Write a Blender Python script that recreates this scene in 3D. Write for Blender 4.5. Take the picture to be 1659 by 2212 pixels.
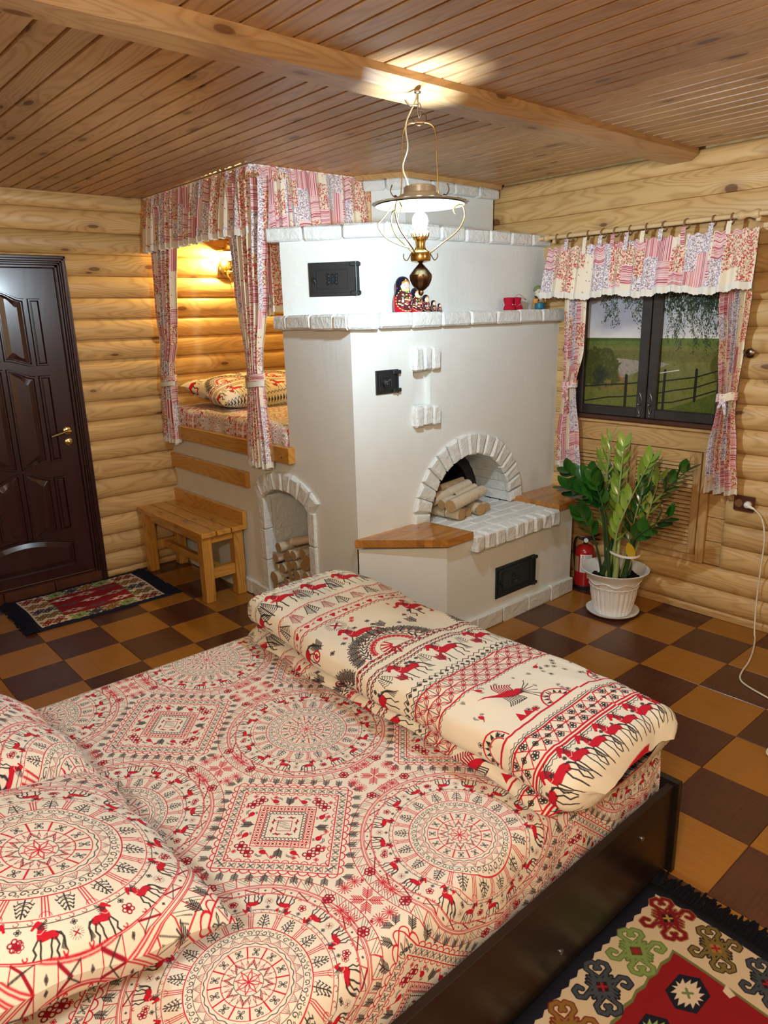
import bpy, bmesh, math, random
import numpy as np
from mathutils import Vector, Matrix, Euler
from mathutils.geometry import tessellate_polygon
SC=bpy.context.scene
for _o in list(bpy.data.objects): bpy.data.objects.remove(_o)
random.seed(1)
# ---------------------------------------------------------------- camera (fitted to the floor tiles)
_cam=bpy.data.cameras.new('camera'); camera=bpy.data.objects.new('camera',_cam); SC.collection.objects.link(camera); SC.camera=camera
_cam.sensor_fit='HORIZONTAL'; _cam.sensor_width=36.0; _cam.lens=36.0*1544.92/1659.0; _cam.clip_start=.02; _cam.clip_end=50
camera.matrix_world=Matrix.Translation((2.21447,-3.36845,1.70387))@(Matrix.Rotation(.8547,4,'Z')@Matrix.Rotation(math.pi/2-.2675,4,'X')@Matrix.Rotation(-.0268,4,'Z'))
# ---------------------------------------------------------------- world, exposure, bulb settings, added fill lights
SC.world=bpy.data.worlds.new('night'); SC.world.use_nodes=True
SC.world.node_tree.nodes['Background'].inputs[0].default_value=(.9,.85,.75,1); SC.world.node_tree.nodes['Background'].inputs[1].default_value=.05
vs=SC.view_settings; vs.view_transform='Standard'; vs.look='None'; vs.gamma=1; vs.use_curve_mapping=False; vs.exposure=.47
def lamp(name,kind,loc,power,col,size,rot=None):
    l=bpy.data.lights.new(name,kind); l.energy=power; l.color=col
    if kind=='AREA': l.shape='DISK'; l.size=size
    else: l.shadow_soft_size=size
    o=bpy.data.objects.new(name,l); SC.collection.objects.link(o); o.location=loc
    if rot: o.rotation_euler=rot
    return o
PENDANT=(.283,-1.483)           # plan position of the oil-lamp pendant; its bulb light is made with the lamp
BULB_W=32; BULB_COL=(.70,.88,1.0); SCONCE_W=27
lamp('back_fill_light','POINT',(2.25,-3.9,2.2),76,(1.0,.965,.82),.10)      # added fill light behind the camera; no lamp is modelled there
lamp('side_fill_light','POINT',(2.75,-1.2,2.1),11,(1.0,.95,.86),.12)  # unseen fill light, added to brighten the right side of the room
# ---------------------------------------------------------------- geometry helpers
pi=math.pi; COL=SC.collection; ORG={}
class G:
    def __init__(s): s.v=[]; s.f=[]; s.uv=[]; s.m=[]
    def add(s,V,F,UV=None,M=None,mi=0):
        b=len(s.v)
        if M is not None: V=[tuple(M@Vector(p)) for p in V]
        s.v+= [tuple(p) for p in V]; s.f+=[tuple(b+i for i in f) for f in F]; s.m+=[mi]*len(F)
        s.uv+= UV if UV is not None else [[(0,0)]*len(f) for f in F]
        return s
    def box(s,x0,x1,y0,y1,z0,z1,b=.003,M=None,mi=0):
        c=((x0+x1)/2,(y0+y1)/2,(z0+z1)/2); h=((x1-x0)/2,(y1-y0)/2,(z1-z0)/2); b=min(b,.45*min(h))
        if b<=0:
            V=[(c[0]+i*h[0],c[1]+j*h[1],c[2]+k*h[2]) for i in(-1,1) for j in(-1,1) for k in(-1,1)]
            return s.add(V,[(0,1,3,2),(4,6,7,5),(0,4,5,1),(2,3,7,6),(0,2,6,4),(1,5,7,3)],None,M,mi)
        V=[];ix={}
        for i in(-1,1):
            for j in(-1,1):
                for k in(-1,1):
                    for a in range(3):
                        q=[i*h[0],j*h[1],k*h[2]]
                        for t in range(3):
                            if t!=a: q[t]-=(i,j,k)[t]*b
                        ix[(i,j,k,a)]=len(V); V.append((c[0]+q[0],c[1]+q[1],c[2]+q[2]))
        F=[]
        for a in range(3):
            o=[t for t in range(3) if t!=a]
            for sg in(-1,1):
                L=[]
                for (p,q) in((-1,-1),(1,-1),(1,1),(-1,1)):
                    t=[0,0,0]; t[a]=sg; t[o[0]]=p; t[o[1]]=q; L.append(ix[(*t,a)])
                F.append(L if (sg==1)==(a!=1) else L[::-1])
        for a in range(3):
            o=[t for t in range(3) if t!=a]
            for p in(-1,1):
                for q in(-1,1):
                    t0=[0,0,0];t1=[0,0,0]; t0[a]=-1;t1[a]=1
                    for t in(t0,t1): t[o[0]]=p;t[o[1]]=q
                    L=[ix[(*t0,o[0])],ix[(*t1,o[0])],ix[(*t1,o[1])],ix[(*t0,o[1])]]
                    F.append(L if (p*q==1)==(a!=1) else L[::-1])
        for i in(-1,1):
            for j in(-1,1):
                for k in(-1,1):
                    L=[ix[(i,j,k,0)],ix[(i,j,k,1)],ix[(i,j,k,2)]]; F.append(L if i*j*k==1 else L[::-1])
        return s.add(V,F,None,M,mi)
    def prism(s,P,z0,z1,M=None,mi=0):
        n=len(P); V=[(x,y,z0) for x,y in P]+[(x,y,z1) for x,y in P]
        F=[(i,(i+1)%n,n+(i+1)%n,n+i) for i in range(n)]+[tuple(range(n))[::-1],tuple(range(n,2*n))]
        return s.add(V,F,None,M,mi)
    def lathe(s,prof,n=24,M=None,mi=0,mod=None,uv=False,cap=True):
        V=[];F=[];U=[]
        for j,(r,z) in enumerate(prof):
            for i in range(n):
                a=2*pi*i/n; rr=r*(mod(a,j) if mod else 1); V.append((rr*math.cos(a),rr*math.sin(a),z))
        m=len(prof); z0=prof[0][1]; z1=prof[-1][1]
        for j in range(m-1):
            for i in range(n):
                F.append((j*n+i,j*n+(i+1)%n,(j+1)*n+(i+1)%n,(j+1)*n+i))
                U.append([(i/n,(prof[j][1]-z0)/(z1-z0+1e-9)),((i+1)/n,(prof[j][1]-z0)/(z1-z0+1e-9)),((i+1)/n,(prof[j+1][1]-z0)/(z1-z0+1e-9)),(i/n,(prof[j+1][1]-z0)/(z1-z0+1e-9))])
        for (j,rev) in((0,True),(m-1,False)):
            if cap and prof[j][0]>1e-4:
                f=tuple(j*n+i for i in range(n)); F.append(f[::-1] if rev else f); U.append([(.5,0 if rev else 1)]*n)
        return s.add(V,F,U,M,mi)
    def tube(s,P,r,n=8,closed=False,M=None,mi=0,caps=True):
        P=[Vector(p) for p in P]; m=len(P); R=r if hasattr(r,'__len__') else [r]*m; V=[];F=[];U=[]
        T=[((P[(i+1)%m] if closed or i<m-1 else P[i])-(P[i-1] if closed or i>0 else P[i])).normalized() for i in range(m)]
        a=Vector((0,0,1)) if abs(T[0].z)<.9 else Vector((1,0,0)); N=(a-T[0]*a.dot(T[0])).normalized(); L=0
        for i in range(m):
            N=(N-T[i]*N.dot(T[i])).normalized(); B=T[i].cross(N)
            for k in range(n): t=2*pi*k/n; V.append(tuple(P[i]+(N*math.cos(t)+B*math.sin(t))*R[i]))
        for i in range(m if closed else m-1):
            j=(i+1)%m
            for k in range(n): F.append((i*n+k,i*n+(k+1)%n,j*n+(k+1)%n,j*n+k)); U.append([(k/n,i/m),((k+1)/n,i/m),((k+1)/n,(i+1)/m),(k/n,(i+1)/m)])
        if caps and not closed: F.append(tuple(range(n))[::-1]); F.append(tuple((m-1)*n+k for k in range(n))); U+=[[(0,0)]*n]*2
        return s.add(V,F,U,M,mi)
    def grid(s,fn,nu,nv,uvf=None,mi=0,wrapu=False):
        V=[];F=[];U=[]
        for j in range(nv+1):
            for i in range(nu+(0 if wrapu else 1)): V.append(tuple(fn(i/nu,j/nv)))
        W=nu if wrapu else nu+1
        for j in range(nv):
            for i in range(nu):
                F.append((j*W+i,j*W+(i+1)%W,(j+1)*W+(i+1)%W,(j+1)*W+i))
                q=[(i/nu,j/nv),((i+1)/nu,j/nv),((i+1)/nu,(j+1)/nv),(i/nu,(j+1)/nv)]; U.append([uvf(*t) if uvf else t for t in q])
        return s.add(V,F,U,None,mi)
    def holed(s,outer,holes,mp,mi=0):
        loops=[[Vector((*p,0)) for p in outer]]+[[Vector((*p,0)) for p in h] for h in holes]
        flat=[p for l in loops for p in l]; tri=tessellate_polygon(loops)
        V=[mp(p.x,p.y) for p in flat]; F=[]
        for t in tri:
            a,b,c=[flat[i] for i in t]; F.append(t if (b-a).cross(c-a).z>0 else t[::-1])
        return s.add(V,F,None,None,mi)
def arr(x): return x if isinstance(x,(list,tuple)) else [x]
def mk(name,g,mat,parent=None,loc=None,smooth=False,label=None,cat=None,group=None,kind=None,auto=False):
    if parent is not None: org=Vector(ORG[parent])
    else: org=Vector(loc) if loc is not None else Vector((0,0,0))
    me=bpy.data.meshes.new(name); me.from_pydata([tuple(Vector(p)-org) for p in g.v],[],g.f)
    ul=me.uv_layers.new(name='UVMap'); flat=[c for f in g.uv for uv in f for c in uv]
    if len(flat)==2*len(me.loops): ul.data.foreach_set('uv',flat)
    for m in arr(mat): me.materials.append(m)
    if max(g.m,default=0)>0: me.polygons.foreach_set('material_index',g.m)
    me.polygons.foreach_set('use_smooth',[bool(smooth)]*len(me.polygons)); me.update()
    if smooth is not True and smooth:     # smooth below an angle
        me.set_sharp_from_angle(angle=smooth)
    o=bpy.data.objects.new(name,me); COL.objects.link(o)
    if parent is not None: o.parent=parent; ORG[o]=tuple(org)
    else: o.location=org; ORG[o]=tuple(org)
    tag(o,label,cat,group,kind); return o
def tag(o,label=None,cat=None,group=None,kind=None):
    for k,v in(('label',label),('category',cat),('group',group),('kind',kind)):
        if v: o[k]=v
    return o
def thing(name,label=None,cat=None,loc=(0,0,0),group=None,kind=None):
    o=bpy.data.objects.new(name,None); COL.objects.link(o); o.location=loc; o.empty_display_size=.05; ORG[o]=tuple(loc); return tag(o,label,cat,group,kind)
def thing_part(name,par,lab=None):
    o=bpy.data.objects.new(name,None); COL.objects.link(o); o.parent=par; o.empty_display_size=.03; ORG[o]=ORG[par]; return tag(o,lab)
def inst(name,me,parent,loc,rot=(0,0,0),scale=(1,1,1),**kw):
    o=bpy.data.objects.new(name,me); COL.objects.link(o)
    if parent is not None: o.parent=parent; o.location=Vector(loc)-Vector(ORG[parent])
    else: o.location=loc
    o.rotation_euler=rot; o.scale=scale; ORG[o]=tuple(loc); return tag(o,**kw)
def mesh_of(name,g,mat,smooth=False):
    o=mk(name,g,mat,smooth=smooth); me=o.data; bpy.data.objects.remove(o); return me
def arc(cx,cy,r,a0,a1,n): return [(cx+r*math.cos(a0+(a1-a0)*k/n),cy+r*math.sin(a0+(a1-a0)*k/n)) for k in range(n+1)]
def frame(o,x,y,z=None):
    x=Vector(x).normalized(); y=Vector(y).normalized(); z=x.cross(y) if z is None else Vector(z).normalized()
    M=Matrix((( x.x,y.x,z.x,o[0]),(x.y,y.y,z.y,o[1]),(x.z,y.z,z.z,o[2]),(0,0,0,1))); return M
def bez(P,n=12):
    P=[Vector(p) for p in P]; out=[]
    for i in range(len(P)-1):
        p0=P[max(i-1,0)];p1=P[i];p2=P[i+1];p3=P[min(i+2,len(P)-1)]
        for k in range(n): t=k/n; out.append(.5*((2*p1)+(p2-p0)*t+(2*p0-5*p1+4*p2-p3)*t*t+(3*p1-p0-3*p2+p3)*t**3))
    return out+[P[-1]]
def rough(g,amp,seed,keep=None):
    r=random.Random(seed); d={}
    out=[]
    for p in g.v:
        k=tuple(round(c,4) for c in p)
        if k not in d: d[k]=(r.uniform(-amp,amp),r.uniform(-amp,amp),r.uniform(-amp,amp))
        out.append(tuple(a+b for a,b in zip(p,d[k])))
    g.v=out; return g
# ---------------------------------------------------------------- materials
class N:
    def __init__(s,name,rough=.6,spec=.4,metal=0,coat=0,col=None):
        s.mat=bpy.data.materials.new(name); s.mat.use_nodes=True; s.t=s.mat.node_tree; s.b=s.t.nodes['Principled BSDF']
        s.b.inputs['Roughness'].default_value=rough; s.b.inputs['Specular IOR Level'].default_value=spec; s.b.inputs['Metallic'].default_value=metal
        if coat: s.b.inputs['Coat Weight'].default_value=coat; s.b.inputs['Coat Roughness'].default_value=.15
        if col: s.b.inputs['Base Color'].default_value=(*col,1)
    def n(s,typ,ins=None,**kw):
        o=s.t.nodes.new('ShaderNode'+typ)
        for k,v in kw.items(): setattr(o,k,v)
        for k,v in (ins or {}).items():
            if hasattr(v,'is_linked') or isinstance(v,bpy.types.NodeSocket): s.t.links.new(v,o.inputs[k])
            else: o.inputs[k].default_value=v
        return o
    def l(s,a,b): s.t.links.new(a,b)
    def math(s,op,a,b=0,c=None,clamp=False):
        o=s.t.nodes.new('ShaderNodeMath'); o.operation=op; o.use_clamp=clamp
        for i,v in enumerate((a,b) if c is None else (a,b,c)):
            if isinstance(v,bpy.types.NodeSocket): s.t.links.new(v,o.inputs[i])
            else: o.inputs[i].default_value=v
        return o.outputs[0]
    def mix(s,f,a,b,mode='MIX'):
        o=s.t.nodes.new('ShaderNodeMix'); o.data_type='RGBA'; o.blend_type=mode
        for k,v in((0,f),(6,a),(7,b)):
            if isinstance(v,bpy.types.NodeSocket): s.t.links.new(v,o.inputs[k])
            else: o.inputs[k].default_value=v if k==0 else (*v[:3],1)
        return o.outputs[2]
    def col(s,c): s.l(c,s.b.inputs['Base Color'])
    def bump(s,h,st=.3,d=.002):
        o=s.n('Bump',{'Height':h,'Strength':st,'Distance':d}); s.l(o.outputs[0],s.b.inputs['Normal'])
    def pos(s): return s.n('NewGeometry').outputs['Position']
    def rnd(s): return s.n('ObjectInfo').outputs['Random']
def ramp(v,a,b,N_): # smooth 0..1 between a and b
    o=N_.n('MapRange',{'Value':v,'From Min':a,'From Max':b},clamp=True); o.interpolation_type='SMOOTHSTEP'; return o.outputs[0]
def wood(name,c1,c2,ck,axis='x',rough=.5,spec=.35,knots=1.0,ring=10,tint=.18,coat=0,dens=1.0,bump=.15,fine=.12,cell=None):
    m=N(name,rough,spec,0,coat); p=m.pos(); fc={'x':(6,260,260),'y':(260,6,260),'z':(260,260,6)}[axis]
    rnd=m.rnd(); sp=m.n('SeparateXYZ',{'Vector':p}).outputs; al=sp['xyz'.index(axis)]; o2=[sp[i] for i in range(3) if i!='xyz'.index(axis)]; ac=m.math('ADD',o2[0],o2[1])
    al=m.math('ADD',al,m.math('MULTIPLY',rnd,37.0)); ac2=m.math('ADD',ac,m.math('MULTIPLY',rnd,53.0)); q=m.n('CombineXYZ',{'X':al,'Y':ac2,'Z':m.math('MULTIPLY',rnd,9.0)}).outputs[0]
    kk=m.n('CombineXYZ',{'X':m.math('MULTIPLY',al,2.6*dens),'Y':m.math('MULTIPLY',ac2,6.5*dens),'Z':0.0}).outputs[0]
    vor=m.n('TexVoronoi',{'Vector':kk,'Scale':1.0},voronoi_dimensions='2D'); d=vor.outputs['Distance']; vc=m.n('SeparateColor',{'Color':vor.outputs['Color']}).outputs[0]
    on=m.math('GREATER_THAN',vc,.66); d=m.math('ADD',d,m.math('MULTIPLY',m.n('SeparateColor',{'Color':vor.outputs['Color']}).outputs[1],.05))
    nz=m.n('TexNoise',{'Vector':m.n('Mapping',{'Vector':q,'Scale':(.8,5.5,1)}).outputs[0],'Scale':1.0,'Detail':2.0,'Roughness':.45}).outputs[0]
    near=m.math('MULTIPLY',ramp(d,.50,.0,m),on)
    v=m.math('ADD',m.math('MULTIPLY',nz,ring*6.2832),m.math('MULTIPLY',near,14.0*knots))
    s_=m.math('MULTIPLY_ADD',m.math('SINE',v),.5,.5); s_=m.math('POWER',s_,2.5)
    f=m.n('TexNoise',{'Vector':m.n('Mapping',{'Vector':q,'Scale':(6,260,1)}).outputs[0],'Scale':.5,'Detail':2}).outputs[0]
    big=m.n('TexNoise',{'Vector':q,'Scale':1.7,'Detail':1}).outputs[0]
    fac=m.math('ADD',m.math('MULTIPLY',s_,.55),m.math('MULTIPLY',m.math('SUBTRACT',f,.5),fine*5),clamp=True)
    c=m.mix(fac,c1,c2)
    tn=m.math('MULTIPLY_ADD',rnd,tint,1-tint*.6); tn=m.math('ADD',tn,m.math('MULTIPLY',m.math('SUBTRACT',big,.5),.25))
    c=m.mix(1.0,c,m.n('CombineColor',{0:tn,1:tn,2:tn}).outputs[0],'MULTIPLY')
    if knots>0:
        km=m.math('MULTIPLY',ramp(d,.115,.085,m),on); c=m.mix(m.math('MULTIPLY',km,.85*min(knots,1)),c,ck)
        halo=m.math('MULTIPLY',ramp(d,.30,.10,m),on); c=m.mix(m.math('MULTIPLY',halo,.3*min(knots,1)),c,ck)
    m.col(c); m.bump(m.math('ADD',s_,f),bump,.001); return m.mat
PINE_L=(.66,.44,.19); PINE_D=(.44,.245,.08); KNOT=(.15,.058,.02)
M={}
M['log_y']=wood('pine_log_left',PINE_L,PINE_D,KNOT,'y',.42,.4,1,22,.16)
M['log_x']=wood('pine_log_window',PINE_L,PINE_D,KNOT,'x',.42,.4,1,22,.16)
M['ceil']=wood('pine_ceiling',(.50,.295,.14),(.32,.16,.065),(.09,.035,.015),'x',.38,.45,1,18,.22)
M['beam']=wood('pine_beam',(.52,.32,.15),(.36,.19,.075),KNOT,'y',.4,.4,1,20,.1)
M['pine_x']=wood('pine_board_x',(.58,.365,.155),(.38,.205,.07),KNOT,'x',.4,.4,.6,26,.14)
M['pine_z']=wood('pine_board_z',(.56,.345,.145),(.38,.205,.07),KNOT,'z',.4,.4,.4,26,.14)
M['pine_y']=wood('pine_board_y',(.56,.345,.145),(.38,.205,.07),KNOT,'y',.4,.4,.4,26,.14)
M['var_x']=wood('varnished_pine_x',(.60,.29,.055),(.40,.165,.024),(.08,.03,.01),'x',.22,.5,.5,26,.14,.3)
M['var_z']=wood('varnished_pine_z',(.60,.29,.055),(.36,.14,.02),(.08,.03,.01),'z',.22,.5,.3,26,.14,.3)
M['var_y']=wood('varnished_pine_y',(.60,.29,.055),(.40,.165,.024),(.08,.03,.01),'y',.22,.5,.3,26,.14,.3)
M['butcher']=wood('glued_board_seat',(.50,.21,.045),(.33,.115,.02),(.08,.03,.01),'y',.2,.5,.4,26,.45,.4)
M['dark']=wood('mahogany_stain',(.040,.012,.013),(.024,.007,.008),(.01,.004,.004),'z',.28,.5,.0,6,.1,.3,bump=.05)
M['frame']=wood('black_brown_frame',(.030,.025,.024),(.018,.014,.014),(.01,.01,.01),'x',.35,.45,.0,6,.1,.1,bump=.05)
M['jamb']=wood('brown_jamb',(.075,.028,.016),(.045,.016,.010),(.01,.01,.01),'z',.4,.4,.0,6,.1,bump=.05)
M['wenge']=wood('bed_board',(.018,.012,.010),(.009,.006,.005),(.01,.01,.01),'y',.34,.4,.0,9,.05,.0,bump=.03)
def plaster():
    m=N('white_limewash',.62,.3); p=m.pos(); a=m.n('TexNoise',{'Vector':p,'Scale':9,'Detail':6,'Roughness':.6}).outputs[0]; b=m.n('TexNoise',{'Vector':m.n('Mapping',{'Vector':p,'Scale':(40,40,7)}).outputs[0],'Scale':1.0,'Detail':3}).outputs[0]
    m.col(m.mix(a,(.71,.745,.735),(.79,.825,.815))); m.bump(m.math('ADD',m.math('MULTIPLY',a,2),m.math('MULTIPLY',b,.5)),.35,.004); return m.mat
def whitebrick():
    m=N('whitewashed_brick',.5,.4); p=m.pos(); a=m.n('TexNoise',{'Vector':p,'Scale':26,'Detail':6,'Roughness':.65,'Distortion':.6}).outputs[0]; b=m.n('TexVoronoi',{'Vector':p,'Scale':45}).outputs[0]
    m.col(m.mix(a,(.71,.74,.73),(.82,.85,.84))); m.bump(m.math('ADD',m.math('MULTIPLY',a,2.2),m.math('MULTIPLY',b,.4)),.55,.010); return m.mat
M['plaster']=plaster(); M['brick']=whitebrick()
def plain(name,col,rough=.5,spec=.5,metal=0,coat=0,noise=.12,ns=40,bump=.0):
    m=N(name,rough,spec,metal,coat); a=m.n('TexNoise',{'Vector':m.pos(),'Scale':ns,'Detail':3}).outputs[0]
    m.col(m.mix(a,tuple(c*(1-noise) for c in col),tuple(min(1,c*(1+noise)) for c in col)))
    if bump: m.bump(a,bump,.002)
    return m.mat
M['iron']=plain('black_cast_iron',(.016,.022,.028),.33,.6,.2,bump=.15,ns=90)
M['soot']=plain('sooty_vault',(.018,.018,.022),.6,.3,.0,noise=.5,ns=8)
M['brass']=plain('aged_brass',(.55,.40,.16),.22,.5,1,noise=.1); M['brass_d']=plain('dark_brass',(.16,.11,.075),.3,.5,1,noise=.2); M['pewter']=plain('pewter',(.36,.34,.30),.35,.5,1)
M['enam']=plain('lamp_shade_grey',(.50,.46,.40),.35,.5,.35); M['enam_in']=plain('lamp_shade_inner',(.050,.055,.034),.5,.2,.0)
M['gold']=plain('door_brass',(.62,.50,.24),.22,.5,1)
M['white_pl']=plain('white_plastic',(.88,.89,.89),.3,.5,coat=.3,noise=.03); M['cream_pl']=plain('cream_cord',(.78,.72,.58),.45,.4,noise=.04)
M['brown_pl']=plain('brown_socket',(.085,.025,.018),.3,.5,coat=.2); M['brown_sk']=plain('socket_well',(.20,.10,.04),.4,.4)
M['soil']=plain('potting_soil',(.012,.009,.007),.95,.1,noise=.6,ns=160,bump=1.0); M['fred']=plain('extinguisher_red',(.42,.010,.012),.25,.5,coat=.4,noise=.05)
M['blk']=plain('black_rubber',(.012,.012,.014),.5,.4); M['lace']=plain('white_lace',(.80,.77,.70),.85,.1,noise=.12,ns=300,bump=.6)
M['fringe']=plain('black_wool',(.010,.010,.018),.95,.1,noise=.5,ns=200); M['lath']=plain('turned_beech',(.66,.47,.25),.4,.4,noise=.1)
M['bright']=plain('screw_cap',(.5,.5,.48),.3,.5,1); M['tie']=plain('white_ribbon',(.75,.75,.72),.6,.3,noise=.05)
M['grout']=plain('tile_joint',(.05,.02,.012),.7,.3); M['wiring']=plain('beige_cable',(.62,.55,.38),.4,.4)
M['redfelt']=plain('red_felt',(.40,.006,.028),.8,.2,noise=.25,ns=60,bump=.4)
for k,c in dict(c_cream=(.62,.58,.47),c_green=(.20,.24,.09),c_blue=(.01,.15,.24),c_orange=(.62,.28,.06),c_skin=(.62,.50,.40),c_navy=(.01,.012,.05),c_tan=(.40,.25,.13),c_pink=(.65,.12,.14)).items(): M[k]=plain('figure_'+k[2:],c,.4,.4)
def tilemat(name,a,b,ax):
    m=N(name,.26,.45,0,.15); q=m.n('VectorMath',{0:m.pos(),1:m.n('CombineXYZ',{'X':m.math('MULTIPLY',m.rnd(),31.0),'Y':m.math('MULTIPLY',m.rnd(),17.0),'Z':0}).outputs[0]},operation='ADD').outputs[0]
    sc=(7,120,1) if ax=='x' else (120,7,1); n1=m.n('TexNoise',{'Vector':m.n('Mapping',{'Vector':q,'Scale':sc}).outputs[0],'Scale':1,'Detail':4,'Distortion':.4}).outputs[0]; n2=m.n('TexNoise',{'Vector':q,'Scale':5,'Detail':2}).outputs[0]
    f=m.math('ADD',m.math('MULTIPLY',n1,.7),m.math('MULTIPLY',n2,.4),clamp=True); m.col(m.mix(f,a,b)); m.bump(n1,.4,.0015); return m.mat
M['tile_l']=tilemat('ochre_floor_tile',(.24,.090,.010),(.42,.18,.026),'x'); M['tile_d']=tilemat('brown_floor_tile',(.040,.013,.008),(.12,.042,.023),'y')
def leafm(name,a,b):
    m=N(name,.22,.55,0,.25); m.col(m.mix(m.rnd(),a,b)); m.b.inputs['Transmission Weight'].default_value=0; m.b.inputs['Subsurface Weight'].default_value=0; return m.mat
M['leaf_d']=leafm('dark_leaf',(.008,.055,.008),(.03,.13,.012)); M['leaf_l']=leafm('young_leaf',(.16,.29,.03),(.26,.38,.05)); M['leaf_y']=leafm('yellow_leaf',(.50,.33,.02),(.52,.35,.02))
M['stem_d']=plain('dark_stem',(.035,.075,.02),.4,.4,noise=.4,ns=30); M['stem_l']=plain('light_stem',(.30,.36,.12),.4,.4,noise=.3,ns=30)
def birch():
    m=N('birch_bark',.6,.3); q=m.n('TexCoord').outputs['Object']; a=m.n('TexNoise',{'Vector':m.n('Mapping',{'Vector':q,'Scale':(9,9,60)}).outputs[0],'Scale':1.5,'Detail':3}).outputs[0]
    rv=m.n('CombineXYZ',{'X':m.math('MULTIPLY',m.rnd(),20.0),'Y':0,'Z':0}).outputs[0]; q2=m.n('VectorMath',{0:q,1:rv},operation='ADD').outputs[0]
    b=m.n('TexNoise',{'Vector':m.n('Mapping',{'Vector':q2,'Scale':(14,14,9)}).outputs[0],'Scale':1.0,'Detail':2}).outputs[0]
    c=m.mix(a,(.52,.42,.29),(.78,.70,.56)); c=m.mix(ramp(b,.63,.68,m),c,(.035,.025,.02)); c=m.mix(ramp(a,.58,.68,m),c,(.26,.17,.10)); m.col(c); m.bump(a,.3,.002); return m.mat
M['birch']=birch()
def cutend():
    m=N('cut_birch_end',.8,.2); q=m.n('TexCoord').outputs['Object']; s=m.n('SeparateXYZ',{'Vector':q}); r=m.math('SQRT',m.math('ADD',m.math('MULTIPLY',s.outputs[0],s.outputs[0]),m.math('MULTIPLY',s.outputs[1],s.outputs[1])))
    w=m.math('MULTIPLY_ADD',m.math('SINE',m.math('MULTIPLY',r,1500)),.5,.5); n=m.n('TexNoise',{'Vector':q,'Scale':60,'Detail':3}).outputs[0]
    c=m.mix(m.math('MULTIPLY',w,.4),(.50,.33,.16),(.32,.19,.08)); c=m.mix(m.math('MULTIPLY',n,.45),c,(.22,.13,.06)); m.col(c); return m.mat
M['cut']=cutend()
def cloth(name,cv,sx,sy,rough=.8,bump=.12,weave=900,tint=(1,1,1)):
    a=np.clip(cv.a,0,1); a=np.where(a<.0031308,a*12.92,1.055*np.power(a,1/2.4)-.055); H,W,_=a.shape
    im=bpy.data.images.new(name,W,H); px=np.ones((H,W,4),np.float32); px[...,:3]=a; im.pixels.foreach_set(px.ravel()); im.pack()
    m=N(name,rough,.2); uv=m.n('TexCoord').outputs['UV']; mp=m.n('Mapping',{'Vector':uv,'Scale':(1/sx,1/sy,1)}).outputs[0]
    t=m.t.nodes.new('ShaderNodeTexImage'); t.image=im; t.interpolation='Cubic'; m.l(mp,t.inputs[0]); m.col(t.outputs[0])
    if bump: w=m.n('TexNoise',{'Vector':m.n('Mapping',{'Vector':uv,'Scale':(14,14,1)}).outputs[0],'Scale':1.0,'Detail':4}).outputs[0]; m.bump(w,bump,.012)
    return m.mat
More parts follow.
